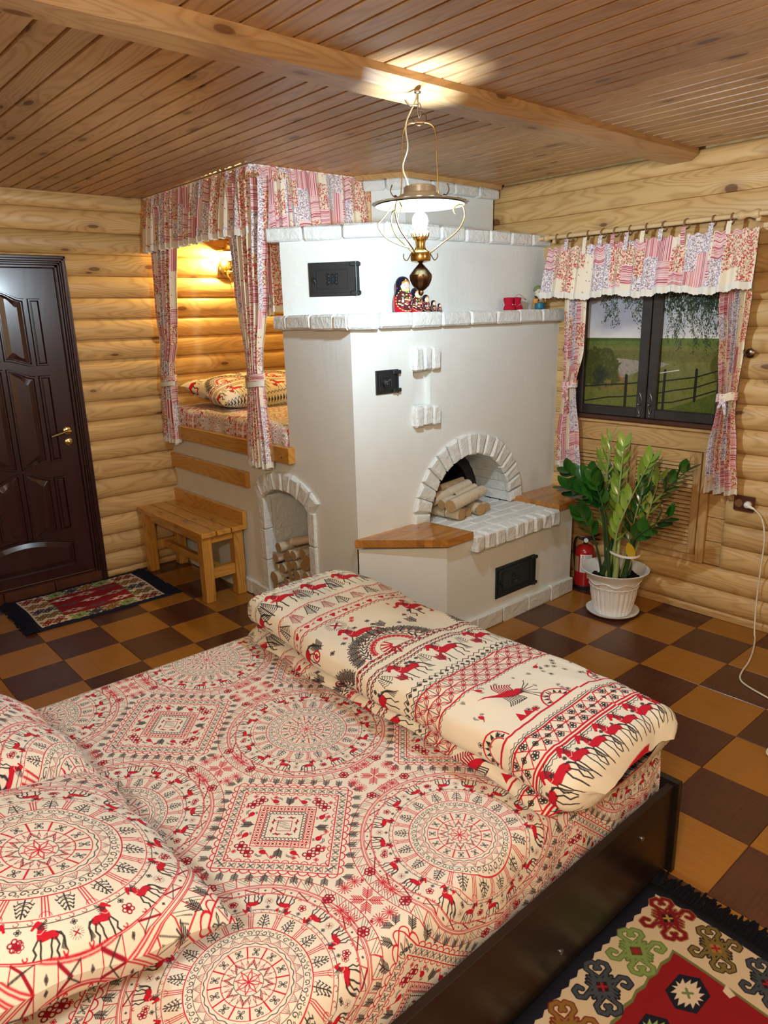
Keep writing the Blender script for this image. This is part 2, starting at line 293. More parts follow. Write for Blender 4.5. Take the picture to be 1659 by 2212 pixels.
# ---------------------------------------------------------------- printed cloth, drawn by code
RED=(.56,.012,.035); DRED=(.33,.010,.032); BLK=(.035,.032,.038); CREAM=(.82,.80,.74); PINK=(.84,.42,.46)
class Cv:
    """a small numpy canvas; coordinates in units of the cloth, origin lower left, optional wrap-around"""
    def __init__(s,w,h,px,bg,wrap=False):
        s.W=int(w*px); s.H=int(h*px); s.px=px; s.wrap=wrap
        s.a=np.empty((s.H,s.W,3),np.float32); s.a[:]=bg; s.M=(1,0,0,1,0,0)
    def place(s,x=0,y=0,rot=0,sx=1,sy=None):
        sy=sx if sy is None else sy; c,n=math.cos(rot),math.sin(rot); s.M=(c*sx,-n*sy,n*sx,c*sy,x,y)
    def T(s,p):
        p=np.asarray(p,float).reshape(-1,2); a,b,c,d,e,f=s.M
        return np.stack([(a*p[:,0]+b*p[:,1]+e)*s.px,(c*p[:,0]+d*p[:,1]+f)*s.px],1)
    def sc(s): a,b,c,d,e,f=s.M; return math.sqrt(abs(a*d-b*c))*s.px
    def _box(s,q,m):
        x0,y0=np.floor(q.min(0)-m).astype(int); x1,y1=np.ceil(q.max(0)+m).astype(int)+1
        if not s.wrap: x0,y0=max(x0,0),max(y0,0); x1,y1=min(x1,s.W),min(y1,s.H)
        if x1<=x0 or y1<=y0: return None
        return x0,y0,x1,y1
    def _bl(s,bx,al,col):
        x0,y0,x1,y1=bx; al=al[...,None]
        if s.wrap:
            iy=(np.arange(y0,y1)%s.H)[:,None]; ix=(np.arange(x0,x1)%s.W)[None,:]
            s.a[iy,ix]=s.a[iy,ix]*(1-al)+np.array(col,np.float32)*al
        else: s.a[y0:y1,x0:x1]=s.a[y0:y1,x0:x1]*(1-al)+np.array(col,np.float32)*al
    def line(s,p,w,col,closed=False):
        q=s.T(p)
        if closed: q=np.vstack([q,q[:1]])
        hw=max(.5*w*s.sc(),.45); bx=s._box(q,hw+1)
        if bx is None: return
        x0,y0,x1,y1=bx; X,Y=np.meshgrid(np.arange(x0,x1)+.5,np.arange(y0,y1)+.5); D=np.full(X.shape,1e9)
        for a,b in zip(q[:-1],q[1:]):
            d=b-a; L=d@d+1e-9; t=np.clip(((X-a[0])*d[0]+(Y-a[1])*d[1])/L,0,1)
            D=np.minimum(D,(X-a[0]-t*d[0])**2+(Y-a[1]-t*d[1])**2)
        s._bl(bx,np.clip(hw+.5-np.sqrt(D),0,1),col)
    def poly(s,p,col):
        q=s.T(p); bx=s._box(q,1)
        if bx is None: return
        x0,y0,x1,y1=bx; A=0
        for ox,oy in ((.25,.25),(.75,.25),(.25,.75),(.75,.75)):
            X,Y=np.meshgrid(np.arange(x0,x1)+ox,np.arange(y0,y1)+oy); I=np.zeros(X.shape,bool)
            for i in range(len(q)):
                a,b=q[i-1],q[i]
                if a[1]==b[1]: continue
                I^=((a[1]>Y)!=(b[1]>Y))&(X<(b[0]-a[0])*(Y-a[1])/(b[1]-a[1])+a[0])
            A=A+I*.25
        s._bl(bx,A,col)
    def dot(s,x,y,r,col): s.line([(x,y),(x+1e-6,y)],2*r,col)
    def circ(s,x,y,r,w,col,n=20,a0=0,a1=6.2832): s.line([(x+r*math.cos(a0+(a1-a0)*k/n),y+r*math.sin(a0+(a1-a0)*k/n)) for k in range(n+1)],w,col)
    def curl(s,x,y,r,w,col,turn=1.4,a=0,sg=1): s.line([(x+r*(1-k/22)*math.cos(a+sg*turn*6.2832*k/20),y+r*(1-k/22)*math.sin(a+sg*turn*6.2832*k/20)) for k in range(16)],w,col)
def horse(c,red=RED,blk=BLK,w=.03):
    # unit horse about 1 wide, 1 tall, facing left
    c.poly([(-.54,.60),(-.47,.54),(-.36,.66),(-.29,.60),(-.33,.38),(-.31,.15),(-.15,.06),(.12,.12),(.34,.04),(.44,.22),(.38,.38),(.2,.44),(-.02,.42),(-.06,.6),(-.14,.82),(-.28,.93),(-.38,.86),(-.45,.74)],red)
    for x,l,b in ((-.30,-.45,-.14),(-.20,-.5,.02),(.20,-.48,-.04),(.32,-.45,.12)):
        c.line([(x,.14),(x+b,-.12),(x+b*.3,-.3),(x+b,l)],w*1.3,blk)
    for k in range(5): c.line([(.34,.34),(.5+.03*k,.32-.05*k),(.58+.02*k,.05-.06*k),(.52+.05*k,-.25-.02*k)],w*.7,blk)
    for k in range(6): a=.9+k*.35; c.line([(-.2+.1*math.cos(a+.2),.75+.05*k*-.6),(-.02+.05*math.sin(a),.92-.09*k)],w*.7,blk)
    c.line([(-.32,.4),(-.2,.36),(-.06,.5)],w*.5,CREAM)
def fir(c,col=BLK,w=.035,n=5,red=False):
    c.line([(0,-.5),(0,.5)],w*1.2,col)
    for k in range(n):
        y=-.35+k*.8/n; L=.34*(1-k/(n+1.5)); c.line([(-L,y+.18),(-L*.5,y+.02),(0,y),(L*.5,y+.02),(L,y+.18)],w,col)
        c.line([(-L,y+.18),(-L-.04,y+.09)],w,col); c.line([(L,y+.18),(L+.04,y+.09)],w,col)
def sprig(c,col=BLK,w=.05,n=5):
    c.line([(0,-.5),(0,.5)],w,col)
    for k in range(n): y=-.4+k*.7/n; c.line([(-.3,y+.28),(0,y),(.3,y+.28)],w,col)
def bird(c,col=RED,blk=BLK):
    c.poly([(-.5,.35),(-.3,.12),(-.05,.16),(.2,.05),(.3,-.12),(.18,-.3),(-.02,-.34),(-.2,-.2),(-.28,.05)],col)
    c.line([(-.5,.35),(-.3,.02),(-.1,.1)],.06,col)
    for k in (0,1): c.line([(0,.2+.12*k),(.25,.28+.1*k),(.5,.1+.12*k)],.05,blk)
    c.circ(.24,-.42,.07,.04,blk,8); c.circ(.1,-.46,.06,.04,blk,8)
def floret(c,col=DRED,n=6,w=.07):
    for k in range(n): a=k*6.2832/n; c.circ(.3*math.cos(a),.3*math.sin(a),.17,w,col,8)
    c.dot(0,0,.2,col)
def rosette(c,col=RED,n=18,w=.035):
    for k in range(n): a=k*6.2832/n; c.line([(.12*math.cos(a),.12*math.sin(a)),(.44*math.cos(a),.44*math.sin(a))],w,col); c.dot(.48*math.cos(a),.48*math.sin(a),.035,col)
    c.dot(0,0,.09,col)
def sunm(c,col=DRED,blk=BLK,n=26):
    for k in range(n): a=k*6.2832/n; c.line([(.3*math.cos(a),.3*math.sin(a)),(.5*math.cos(a),.5*math.sin(a))],.025,blk)
    for k in range(4): a=k*1.5708+.78; c.line([(0,0),(.24*math.cos(a),.24*math.sin(a))],.1,col)
def mandala(c,x,y,R,ax=1.0,hr=True):
    def P(): c.place(x,y,0,R*ax,R)
    def ring(r,w,col): P(); c.circ(0,0,r,w,col,96)
    def at(k,n,r,s,off=0,flip=0):   # local frame on the ring, +y outward
        a=6.2832*(k+off)/n; co,si=math.cos(a),math.sin(a); cx,cy=x+R*ax*r*co,y+R*r*si
        c.place(cx,cy,a-1.5708+(3.14159 if flip else 0),s*R)
    # center
    P()
    for k in range(8):
        a=k*.7854; c.line([(0,0),(.05*math.cos(a-.3),.05*math.sin(a-.3)),(.10*math.cos(a),.10*math.sin(a)),(.05*math.cos(a+.3),.05*math.sin(a+.3)),(0,0)],.006,RED)
        c.line([(.11*math.cos(a-.3),.11*math.sin(a-.3)),(.16*math.cos(a),.16*math.sin(a)),(.11*math.cos(a+.3),.11*math.sin(a+.3))],.006,BLK)
        c.line([(.12*math.cos(a-.3),.12*math.sin(a-.3)),(.18*math.cos(a),.18*math.sin(a)),(.12*math.cos(a+.3),.12*math.sin(a+.3))],.005,RED)
    for k in range(24):
        a=k*.2618; c.line([(.135*math.cos(a-.06),.135*math.sin(a-.06)),(.175*math.cos(a),.175*math.sin(a)),(.135*math.cos(a+.06),.135*math.sin(a+.06))],.004,DRED); c.dot(.187*math.cos(a),.187*math.sin(a),.004,BLK)
    c.circ(0,0,.075,.004,RED,24); c.circ(0,0,.105,.004,BLK,24)
    ring(.195,.006,RED)
    for k in range(12):
        a=k*.5236; P(); c.line([(.2*math.cos(a),.2*math.sin(a)),(.285*math.cos(a),.285*math.sin(a))],.011,RED)
        at(k,12,.243,.06,.5)
        for b in (-.6,.6,2.5,3.8): c.line([(0,0),(.45*math.sin(b-.3),.45*math.cos(b-.3)),(.6*math.sin(b),.6*math.cos(b)),(.45*math.sin(b+.3),.45*math.cos(b+.3)),(0,0)],.09,BLK)
    ring(.288,.005,RED)
    P(); c.line([((.315+.006*math.sin(24*t))*math.cos(t),(.315+.006*math.sin(24*t))*math.sin(t)) for t in np.linspace(0,6.2832,200)],.006,BLK)
    ring(.335,.004,RED)
    for k in range(26):
        at(k,26,.358,.045)
        c.line([(-.8,-.5),(0,.6),(.8,-.5)],.09,DRED)
        for b in (-.35,0,.35): c.line([(b,-.4),(b*.3,.3)],.06,BLK)
    ring(.388,.004,BLK)
    for k in range(44):
        at(k,44,.412,.028); c.curl(0,0,.8,.22,BLK,1.3,k)
        at(k,44,.432,.02,.5); c.curl(0,0,.6,.2,BLK,1.0,k)
    ring(.455,.008,RED)
    for k in range(16):
        at(k,16,.525,.125); c.place(*c.M[4:6],6.2832*k/16-1.5708,.125*R); fir(c,BLK,.055,4)
        for d in (-.03,0,.03):
            a=6.2832*(k+.5)/16+d; P(); c.line([(.46*math.cos(a),.46*math.sin(a)),(.59*math.cos(a),.59*math.sin(a))],.006,RED)
        at(k,16,.465,.035); c.circ(0,0,1,.12,BLK,8,0,3.1416)
        at(k,16,.59,.03,.5,1); c.circ(0,0,1,.12,RED,8,0,3.1416)
    ring(.60,.005,RED)
    for k in range(60): at(k,60,.617,.022); c.circ(0,0,.55,.16,DRED,8,0,4.7)
    ring(.633,.005,BLK)
    for k in range(16 if hr else 0):
        a=6.2832*(k+.5)/16; s=.135*R; sg=1 if k%2 else -1
        c.place(x+R*ax*.73*math.cos(a),y+R*.73*math.sin(a),a+1.5708,s*sg,s); horse(c,RED,BLK,.05)
        at(k,16,.72,.07)
        if k%2==0: sunm(c,DRED,BLK,16)
        else: floret(c,DRED,5,.1)
        for d in (-.2,.2): at(k,16,.78,.03,d); c.curl(0,0,.5,.2,RED,.8)
        at(k,16,.66,.035,0); floret(c,BLK,4,.12)
    for r,w in ((.795,.006),(.803,.004)): ring(r,w,RED)
    for k in range(48):
        a=6.2832*k/48; P(); c.line([(.803*math.cos(a),.803*math.sin(a)),(.855*math.cos(a),.855*math.sin(a))],.005,RED)
        if k%2: c.line([(.803*math.cos(a),.803*math.sin(a)),(.855*math.cos(a+.13),.855*math.sin(a+.13))],.011,DRED); c.line([(.855*math.cos(a),.855*math.sin(a)),(.803*math.cos(a+.13),.803*math.sin(a+.13))],.005,BLK)
        else: at(k,48,.83,.018,.5); floret(c,BLK,4,.2)
    for r in (.858,.868,.885,.893): ring(r,.005,RED)
    for k in range(56):
        a=6.2832*k/56; b=a+6.2832/56; P()
        c.line([(.893*math.cos(a),.893*math.sin(a)),(.985*math.cos(a),.985*math.sin(a))],.007,RED)
        for q in (0,.3,.6):
            r0=.897+.08*q; c.line([(r0*math.cos(a+.01),r0*math.sin(a+.01)),(.98*math.cos(a+(b-a)*(1-q)),.98*math.sin(a+(b-a)*(1-q)))],.0035,BLK)
    ring(.99,.007,RED)
def diamond(c,x,y,s,ax=1.0):
    def P(): c.place(x,y,0,s*ax,s)
    def sq(h,w,col): P(); c.line([(h,0),(0,h),(-h,0),(0,-h)],w,col,True)
    def along(h,n,scale,off=.5):
        for q in range(4):
            a0=q*1.5708; A=(h*math.cos(a0),h*math.sin(a0)); B=(h*math.cos(a0+1.5708),h*math.sin(a0+1.5708))
            for k in range(n):
                t=(k+off)/n; c.place(x+s*ax*(A[0]+(B[0]-A[0])*t),y+s*(A[1]+(B[1]-A[1])*t),a0+.7854-1.5708,scale*s); yield q,k
    for q,k in along(1.16,10,.13): sprig(c,BLK,.07)
    for q,k in along(1.0,13,.075): c.circ(0,0,.75,.16,RED,8,0,3.1416)
    sq(1.0,.012,RED); sq(.84,.012,RED)
    for q,k in along(.84,11,.06): c.circ(0,0,.7,.16,RED,8,3.1416,6.2832)
    for q,k in along(.92,12,.095):
        c.line([(-.5,-.5),(-.5,.5)],.07,DRED)
        for b in (.785,2.356,3.927,5.498): c.line([(0,0),(.35*math.cos(b-.25),.35*math.sin(b-.25)),(.52*math.cos(b),.52*math.sin(b)),(.35*math.cos(b+.25),.35*math.sin(b+.25)),(0,0)],.07,BLK)
    for q,k in along(.63,5,.16):
        if k in (1,3): bird(c)
        elif k==2: sprig(c,BLK,.07,6)
        else: floret(c,DRED,4,.1)
    for q,k in along(.72,8,.06):
        if k%2: floret(c,RED,4,.13)
    sq(.49,.010,RED); sq(.36,.010,RED)
    for q,k in along(.425,7,.09):
        c.line([(-.5,-.5),(-.5,.5)],.1,RED); c.line([(-.5,0),(0,.5),(.5,0),(0,-.5)],.07,RED,True); c.poly([(-.22,0),(0,.25),(.22,0),(0,-.25)],DRED)
    for q,k in along(.315,10,.03): c.circ(0,0,.8,.28,BLK,8,0,5)
    sq(.29,.006,BLK)
    for q,k in along(.2,2,.07): c.line([(-.6,0),(.6,0)],.2,BLK); c.line([(-.2,.2),(.2,-.2)],.3,RED)
    sq(.12,.008,DRED); P()
    for k in range(-3,4): c.line([(k*.03-.05,-(.06-abs(k)*.012)-.0),(k*.03+.0,(.06-abs(k)*.012))],.006,BLK)
def tex_sheet(px=1500):
    w,h=.65,.60; c=Cv(w,h,px,CREAM,True)
    mandala(c,0,0,.272,1.03); diamond(c,w/2,h/2,.208,1.06)
    for (X,Y,rot) in ((w/2,0,0),(0,h/2,1.5708)):
        for k in range(4):
            a=rot+.7854+k*1.5708; c.place(X+.020*math.cos(a),Y+.020*math.sin(a),a-1.5708,.036); sprig(c,RED,.06,5)
            for d,col in ((.55,0),(-.55,1)):
                b=a+d; c.place(X+.062*math.cos(b),Y+.062*math.sin(b),b,.036); rosette(c,PINK if 0 else RED,14,.05)
            c.place(X+.085*math.cos(a),Y+.085*math.sin(a),a,.028); floret(c,DRED,6,.12)
    rng=random.Random(4)
    for k in range(16):
        a=k*.3927+.12
        c.place(w/2+.262*math.cos(a)*1.05,h/2+.262*math.sin(a),a,.016); 
        (floret if k%2 else bird)(c)
    return c
def tex_duvet(px=1100):
    L,W=1.8,1.2; c=Cv(L,W,px,(.84,.82,.73)); rng=random.Random(7)
    def vline(x,w,col): c.place(); c.line([(x+.006*math.sin(9*t),t) for t in np.linspace(0,W,50)],w,col)
    def zig(x,a,n,w,col): c.place(); c.line([(x+(a if k%2 else -a)+.006*math.sin(9*W*k/n),W*k/n) for k in range(n+1)],w,col)
    def col(x,n,s,f,rot=0,off=.5,flip=False,*a):
        for k in range(n): c.place(x,(k+off)*W/n,rot,s*(-1 if flip else 1),s); f(c,*a)
    up=1.5708
    # strip 1 : small riders and firs
    zig(.03,.004,110,.003,BLK); vline(.04,.003,DRED)
    col(.085,9,.065,horse,up,.5); col(.09,9,.05,fir,up,0.0); col(.075,18,.028,sprig,up,.25)
    zig(.14,.004,120,.002,BLK); vline(.148,.003,BLK)
    # strip 2 : large horses and tall trees
    col(.235,7,.115,horse,up,.35); col(.225,7,.12,fir,up,.85,False,BLK,.03,9)
    col(.20,10,.022,floret,0,.3,False,RED,5,.1); col(.19,5,.045,rosette,0,.1)
    vline(.33,.004,RED); zig(.337,.004,120,.002,RED)
    # strip 3 : firs
    col(.385,8,.08,fir,up,.3,False,BLK,.045,6); col(.39,8,.075,fir,up,.8,False,DRED,.03,9)
    vline(.445,.004,RED); zig(.452,.004,120,.002,RED)
    col(.475,20,.022,floret,0,.5,False,RED,3,.3); col(.475,20,.018,bird,0,0)
    vline(.50,.005,RED); zig(.51,.005,110,.003,DRED)
    # strip 4 : suns, running horse, hills
    for (X,Y) in ((.57,.25),(.60,.62),(.56,.95)): c.place(X,Y,0,.085); sunm(c)
    for (X,Y) in ((.66,.48),(.70,.98),(.66,.08),(.60,.75)): c.place(X,Y,up,.13,.11); horse(c)
    for k in range(60): c.place(.54+.2*rng.random(),W*rng.random(),rng.random()*6,.02); floret(c,RED if k%2 else BLK,4,.15)
    for k in range(9): c.place(.57+.16*rng.random(),W*rng.random(),up,.06); sprig(c,BLK,.05,7)
    for (X,Y) in ((.63,.8),(.6,.38),(.7,.3)): c.place(X,Y,0,.05); c.circ(0,0,.4,.12,RED,16); c.dot(0,0,.2,RED)
    for (Y,R) in ((.27,.135),(.66,.12),(1.0,.13)):
        for r,w,cc in ((1,.02,RED),(.9,.012,BLK),(.78,.02,DRED),(.70,.01,BLK),(.55,.02,RED),(.4,.01,BLK)):
            c.place(.86,Y,1.5708,R,R); c.circ(0,0,r,w,cc,40,0,3.1416)
        for k in range(15):
            a=3.1416*(k+.5)/15; c.place(.86-R*.85*math.sin(a),Y+R*.85*math.cos(a),a+1.57,.03*1); c.line([(-.5,-.4),(0,.6),(.5,-.4)],.14,BLK)
            c.place(.86-R*1.12*math.sin(a),Y+R*1.12*math.cos(a),a,.05); sprig(c,BLK,.08)
            c.place(.86-R*.63*math.sin(a),Y+R*.63*math.cos(a),a,.02); floret(c,RED,4,.2)
        for k in range(7): a=3.1416*(k+.5)/7; c.place(.86,Y,a+1.5708-1.5708+1.5708,R); c.line([(0,.1),(0,.38)],.06,RED)
    for x in (.868,.89,.93,.95): vline(x,.004,DRED); zig(x+.006,.004,150,.003,BLK)
    col(.88,40,.012,floret,0,.5,False,DRED,4,.3)
    # strip 5 : horses
    col(1.035,7,.10,horse,up,.4); col(1.0,7,.06,fir,up,.9); col(1.04,7,.05,sprig,up,.12,False,DRED,.08,6)
    for k in range(14): c.place(.975+.02*rng.random(),W*rng.random(),0,.014); floret(c,BLK,5,.2)
    zig(1.105,.006,90,.003,BLK); col(1.12,50,.014,floret,0,.5,False,BLK,4,.2); zig(1.135,.006,90,.003,BLK)
    # strip 6 : lattice of petals
    vline(1.15,.006,RED); vline(1.262,.006,RED); vline(1.206,.004,RED)
    for i in range(2):
        for k in range(22):
            X=1.178+.056*i; Y=(k+.5)*W/22
            for b in (.785,2.356,3.927,5.498):
                c.place(X,Y,b,.036); c.line([(0,0),(.4,.2),(1,0),(.4,-.2),(0,0)],.08,RED); c.line([(.1,0),(.9,0)],.05,BLK)
    for k in range(23): c.place(); c.line([(1.15,k*W/22),(1.262,k*W/22)],.002,BLK)
    zig(1.143,.003,120,.002,BLK); zig(1.269,.003,120,.002,BLK)
    # strip 7 : birds
    for (X,Y,s) in ((1.36,.25,.16),(1.34,.62,.18),(1.37,1.0,.16)):
        c.place(X,Y,1.2,s); c.poly([(-.6,.05),(-.2,.08),(.1,.14),(.3,.06),(.34,-.06),(.1,-.1),(-.2,-.02)],RED)
        for k in range(8): c.line([(-.1+.04*k,.12),(-.16+.05*k,.3),(-.1+.05*k,.48-.02*k)],.025,DRED); c.line([(-.1+.04*k,-.06),(-.05+.05*k,-.25),(-.12+.05*k,-.42+.02*k)],.02,BLK)
        for k in range(6): c.line([(.3,0),(.5,.1*k-.25),(.62,.16*k-.4)],.02,BLK)
    for k in range(18): c.place(1.29+.2*rng.random(),W*rng.random(),rng.random()*6,.04); bird(c)
    for k in range(50): c.place(1.28+.21*rng.random(),W*rng.random(),rng.random()*6,.02); (floret if k%2 else sprig)(c,BLK)
    for Y in (.15,.48,.8,1.1):
        c.place(1.50,Y,1.5708,.06); c.circ(0,0,1,.09,RED,20,0,3.1416); c.circ(0,0,.6,.06,RED,16,0,3.1416)
        for k in range(8): a=3.1416*(k+.5)/8; c.poly([(.65*math.cos(a-.15),.65*math.sin(a-.15)),(.95*math.cos(a),.95*math.sin(a)),(.65*math.cos(a+.15),.65*math.sin(a+.15))],BLK)
        c.place(1.49,Y+.16,1.5708,.07)
        for k in range(3): c.poly([(-.5+.4*k,0),(-.25+.4*k,.5-.1*k),(0+.4*k,0)],RED)
    vline(1.503,.007,RED)
    # strip 8 : triangle lattice, stripes
    zig(1.535,.003,120,.002,BLK); vline(1.542,.003,BLK); vline(1.55,.006,RED); vline(1.63,.006,RED)
    for k in range(22):
        y=k*W/22; y2=(k+1)*W/22; c.place(); c.line([(1.55,y),(1.63,y2)],.003,RED); c.line([(1.63,y),(1.55,y2)],.003,RED); c.line([(1.59,y),(1.59,y2)],.004,RED)
        for X in (1.567,1.613): c.place(X,(y+y2)/2+ (0),0,.026); floret(c,BLK,5,.12)
        c.place(1.59,y,0,.02); floret(c,BLK,4,.15)
    vline(1.642,.007,RED); vline(1.652,.003,BLK); zig(1.66,.003,120,.002,BLK)
    # strip 9 : row of riders
    col(1.725,15,.085,horse,up,.5,False,RED,BLK,.035); col(1.685,22,.012,floret,0,.2,False,BLK,5,.2)
    vline(1.785,.007,RED); vline(1.795,.003,BLK)
    return c
def tex_patch(px=1000):
    c=Cv(1.2,1.2,px,CREAM,True); rng=random.Random(11)
    cols=[]; x=0
    while x<1.19:
        w=min(rng.choice([.06,.075,.09]),1.2-x); y=0
        while y<1.19:
            h=min(rng.choice([.10,.13,.16]),1.2-y); t=rng.choice('sfgcfvsg'); cols.append((x,y,w,h,t)); y+=h
        x+=w
    for (x,y,w,h,t) in cols:
        c.place(x,y)
        base={'s':(.93,.86,.82),'v':(.93,.83,.80),'f':(.90,.80,.68),'g':(.90,.87,.89),'c':(.90,.84,.73)}[t]
        c.poly([(0,0),(w,0),(w,h),(0,h)],base)
        if t in 'sv':
            k=0; q=0; lim=h if t=='s' else w
            while q<lim-.004:
                ww=rng.choice([.0015,.003,.006]); col=rng.choice([(.66,.24,.30),(.80,.48,.50),(.60,.20,.26)])
                if t=='s': c.line([(0.001,q+ww/2),(w-.001,q+ww/2)],ww,col)
                else: c.line([(q+ww/2,.001),(q+ww/2,h-.001)],ww,col)
                q+=ww+rng.choice([.002,.004])
        elif t=='f':
            for k in range(int(w*h*26000)):
                X,Y=rng.random()*w,rng.random()*h; m=rng.random()
                if m<.35: c.dot(X,Y,.0035,rng.choice([(.68,.16,.18),(.74,.30,.28)]))
                else: a=rng.random()*6; c.line([(X,Y),(X+.005*math.cos(a),Y+.005*math.sin(a))],.0016,rng.choice([(.30,.26,.16),(.25,.33,.18),(.55,.22,.18)]))
        elif t=='g':
            for k in range(int(w*h*30000)):
                X,Y=rng.random()*w,rng.random()*h; a=rng.random()*6; c.line([(X,Y),(X+.005*math.cos(a),Y+.005*math.sin(a))],.0018,rng.choice([(.35,.25,.28),(.45,.25,.3),(.3,.28,.34)]))
        else:
            for k in range(5): X,Y=rng.random()*w,rng.random()*h; c.dot(X,Y,.003,(.62,.2,.2)); c.line([(X,Y),(X+.006,Y-.004)],.001,(.4,.4,.25))
    c.a**=1.6
    return c
def tex_kilim(w,l,px,small=False,seed=3):
    # w across, l along; black ground, cream zig-zag border, hooked stars, red field
    rng=random.Random(seed); c=Cv(w,l,px,(.012,.014,.03)); cr=(.66,.57,.43); m=.035 if not small else .03; st=.011
    P=[]
    def edge(a,b,amp,n):
        a=np.array(a,float); b=np.array(b,float); d=(b-a)/n; nn=np.array([-d[1],d[0]]); nn/=np.linalg.norm(nn)+1e-9
        return [tuple(a+d*(k)+nn*(amp if k%2 else 0)) for k in range(n)]
    x0,y0,x1,y1=m,m,w-m,l-m
    P=edge((x0,y0),(x1,y0),.0,8)+edge((x1,y0),(x1,y1),.008,int(l/.02)//2*2)+edge((x1,y1),(x0,y1),0,8)+edge((x0,y1),(x0,y0),.008,int(l/.02)//2*2)
    c.poly(P,cr)
    bw=.14 if not small else .095
    a0,b0,a1,b1=x0+bw,y0+(.16 if not small else .16),x1-bw,y1-(.16 if not small else .16)
    E=lambda g:edge((a0-g,b0-g),(a1+g,b0-g),0,8)+edge((a1+g,b0-g),(a1+g,b1+g),.006,int((b1-b0)/.03)//2*2)+edge((a1+g,b1+g),(a0-g,b1+g),0,8)+edge((a0-g,b1+g),(a0-g,b0-g),.006,int((b1-b0)/.03)//2*2)
    c.poly(E(.008),(.16,.19,.07)); c.poly(E(.0),(.27,.012,.02))
    def star(x,y,s,col,edgec,core,cross,sx=1):
        for (cc,k) in ((edgec,.05),(col,0)):
            c.place(x,y,0,s*sx,s)
            g=k
            c.poly([(0,.30+g),(.30+g,0),(0,-.30-g),(-.30-g,0)],cc)
            for q in range(4):
                for t in range(-2,3):
                    c.place(x,y,q*1.5708,s,s) if sx==1 else c.place(x,y,q*1.5708,s*(sx if q%2==0 else 1),s*(1 if q%2==0 else sx))
                    if abs(t)<3: yy=t*.08; c.line([(.0,yy),(.36-abs(t)*.04+g*.5,yy)],.045+g,cc)
                c.line([(.0,.18),(.14,.36),(.14,.5),(.26,.58),(.40,.52),(.40,.38),(.30,.36)] ,.085+g*1.1,cc)
                c.line([(.0,.18),(-.14,.36),(-.14,.5),(-.26,.58),(-.40,.52),(-.40,.38),(-.30,.36)],.085+g*1.1,cc) if q%2==0 else None
        c.place(x,y,0,s*sx,s); c.poly([(0,.17),(.17,0),(0,-.17),(-.17,0)],core)
        for a in (.785,2.356): c.line([(-.09*math.cos(a),-.09*math.sin(a)),(.09*math.cos(a),.09*math.sin(a))],.06,cross)
    K=[((.21,.012,.02),(.30,.14,.06),(.012,.014,.02),(.45,.30,.08)),((.22,.34,.11),(.13,.2,.07),(.10,.06,.03),(.33,.02,.03)),((.06,.075,.10),(.015,.018,.03),(.03,.01,.02),(.3,.02,.03)),((.26,.15,.035),(.2,.03,.03),(.5,.36,.12),(.02,.02,.02)),((.2,.15,.045),(.03,.025,.03),(.36,.22,.06),(.33,.02,.03))]
    if not small:
        n=int((l-.2)/.163)
        for X in (x0+.07,x1-.07):
            for k in range(n+1): kk=K[k%4]; star(X,l-.097-k*.163,.115,*kk)
        nx=int((w-.2)/.138)
        for Y in (l-.10,.10):
            for k in range(1,nx): star(x0+.07+k*.138,Y,.108,*K[4 if k%2 else 2])
        W_=(.70,.62,.50)
        for j in range(int((b1-b0)/.165)):
            for i in range(int((a1-a0)/.14)+1):
                x=a0+.085+i*.135; y=b1-.085-j*.165-(.075 if i%2 else 0)
                if x>a1-.05 or y<b0+.05: continue
                c.place(x,y,0,.1); c.poly([(0,.62),(.42,.35),(.42,-.35),(0,-.62),(-.42,-.35),(-.42,.35)],(.012,.014,.03))
                kc=[W_,(.30,.46,.17),W_,(.07,.085,.11)][(i+j)%4]
                for q in range(4):
                    c.place(x,y,0,.1*(1 if q%2 else -1),.1*(1 if q<2 else -1))
                    c.poly([(0,.5),(.08,.28),(.14,.42),(.18,.2),(.3,.3),(.26,.1),(.38,.1),(.26,0),(0,0)],kc)
                c.place(x,y,0,.1); 
                for a in (.785,2.356): c.line([(-.12*math.cos(a),-.12*math.sin(a)),(.12*math.cos(a),.12*math.sin(a))],.07,(.16,.24,.1))
                c.place(x+.0675,y+.08,0,.03); c.poly([(-.5,.5),(.5,.1),(.3,-.5),(-.4,-.3)],W_)
    else:
        for Y in (y0+.05,y0+.115,y1-.05,y1-.115):
            for k in range(5): star(x0+.055+k*(x1-x0-.11)/4,Y,.062,*K[[0,3,2,4,0][k]],1.2)
        for X in (x0+.045,x1-.045):
            for k in range(4): star(X,b0+.07+k*(b1-b0-.14)/3,.085,*K[[1,2,3,1][k]],1)
        for i in range(3):
            for j in range(3):
                x=a0+(i+.5)*(a1-a0)/3; y=b0+(j+.5)*(b1-b0)/3; kc=[(.72,.66,.55),(.45,.4,.3),(.1,.08,.1)][(i*2+j)%3]
                c.place(x,y,0,.07,.17)
                c.poly([(0,.5),(.15,.2),(.32,.28),(.25,.08),(.5,0),(.25,-.08),(.32,-.28),(.15,-.2),(0,-.5),(-.15,-.2),(-.32,-.28),(-.25,-.08),(-.5,0),(-.25,.08),(-.32,.28),(-.15,.2)],kc)
                c.poly([(0,.15),(.2,0),(0,-.15),(-.2,0)],(.27,.012,.02))
    # weave
    yy=np.arange(c.H)[:,None]; c.a*=(1-.10*((yy%4)<1))[...,None]
    return c
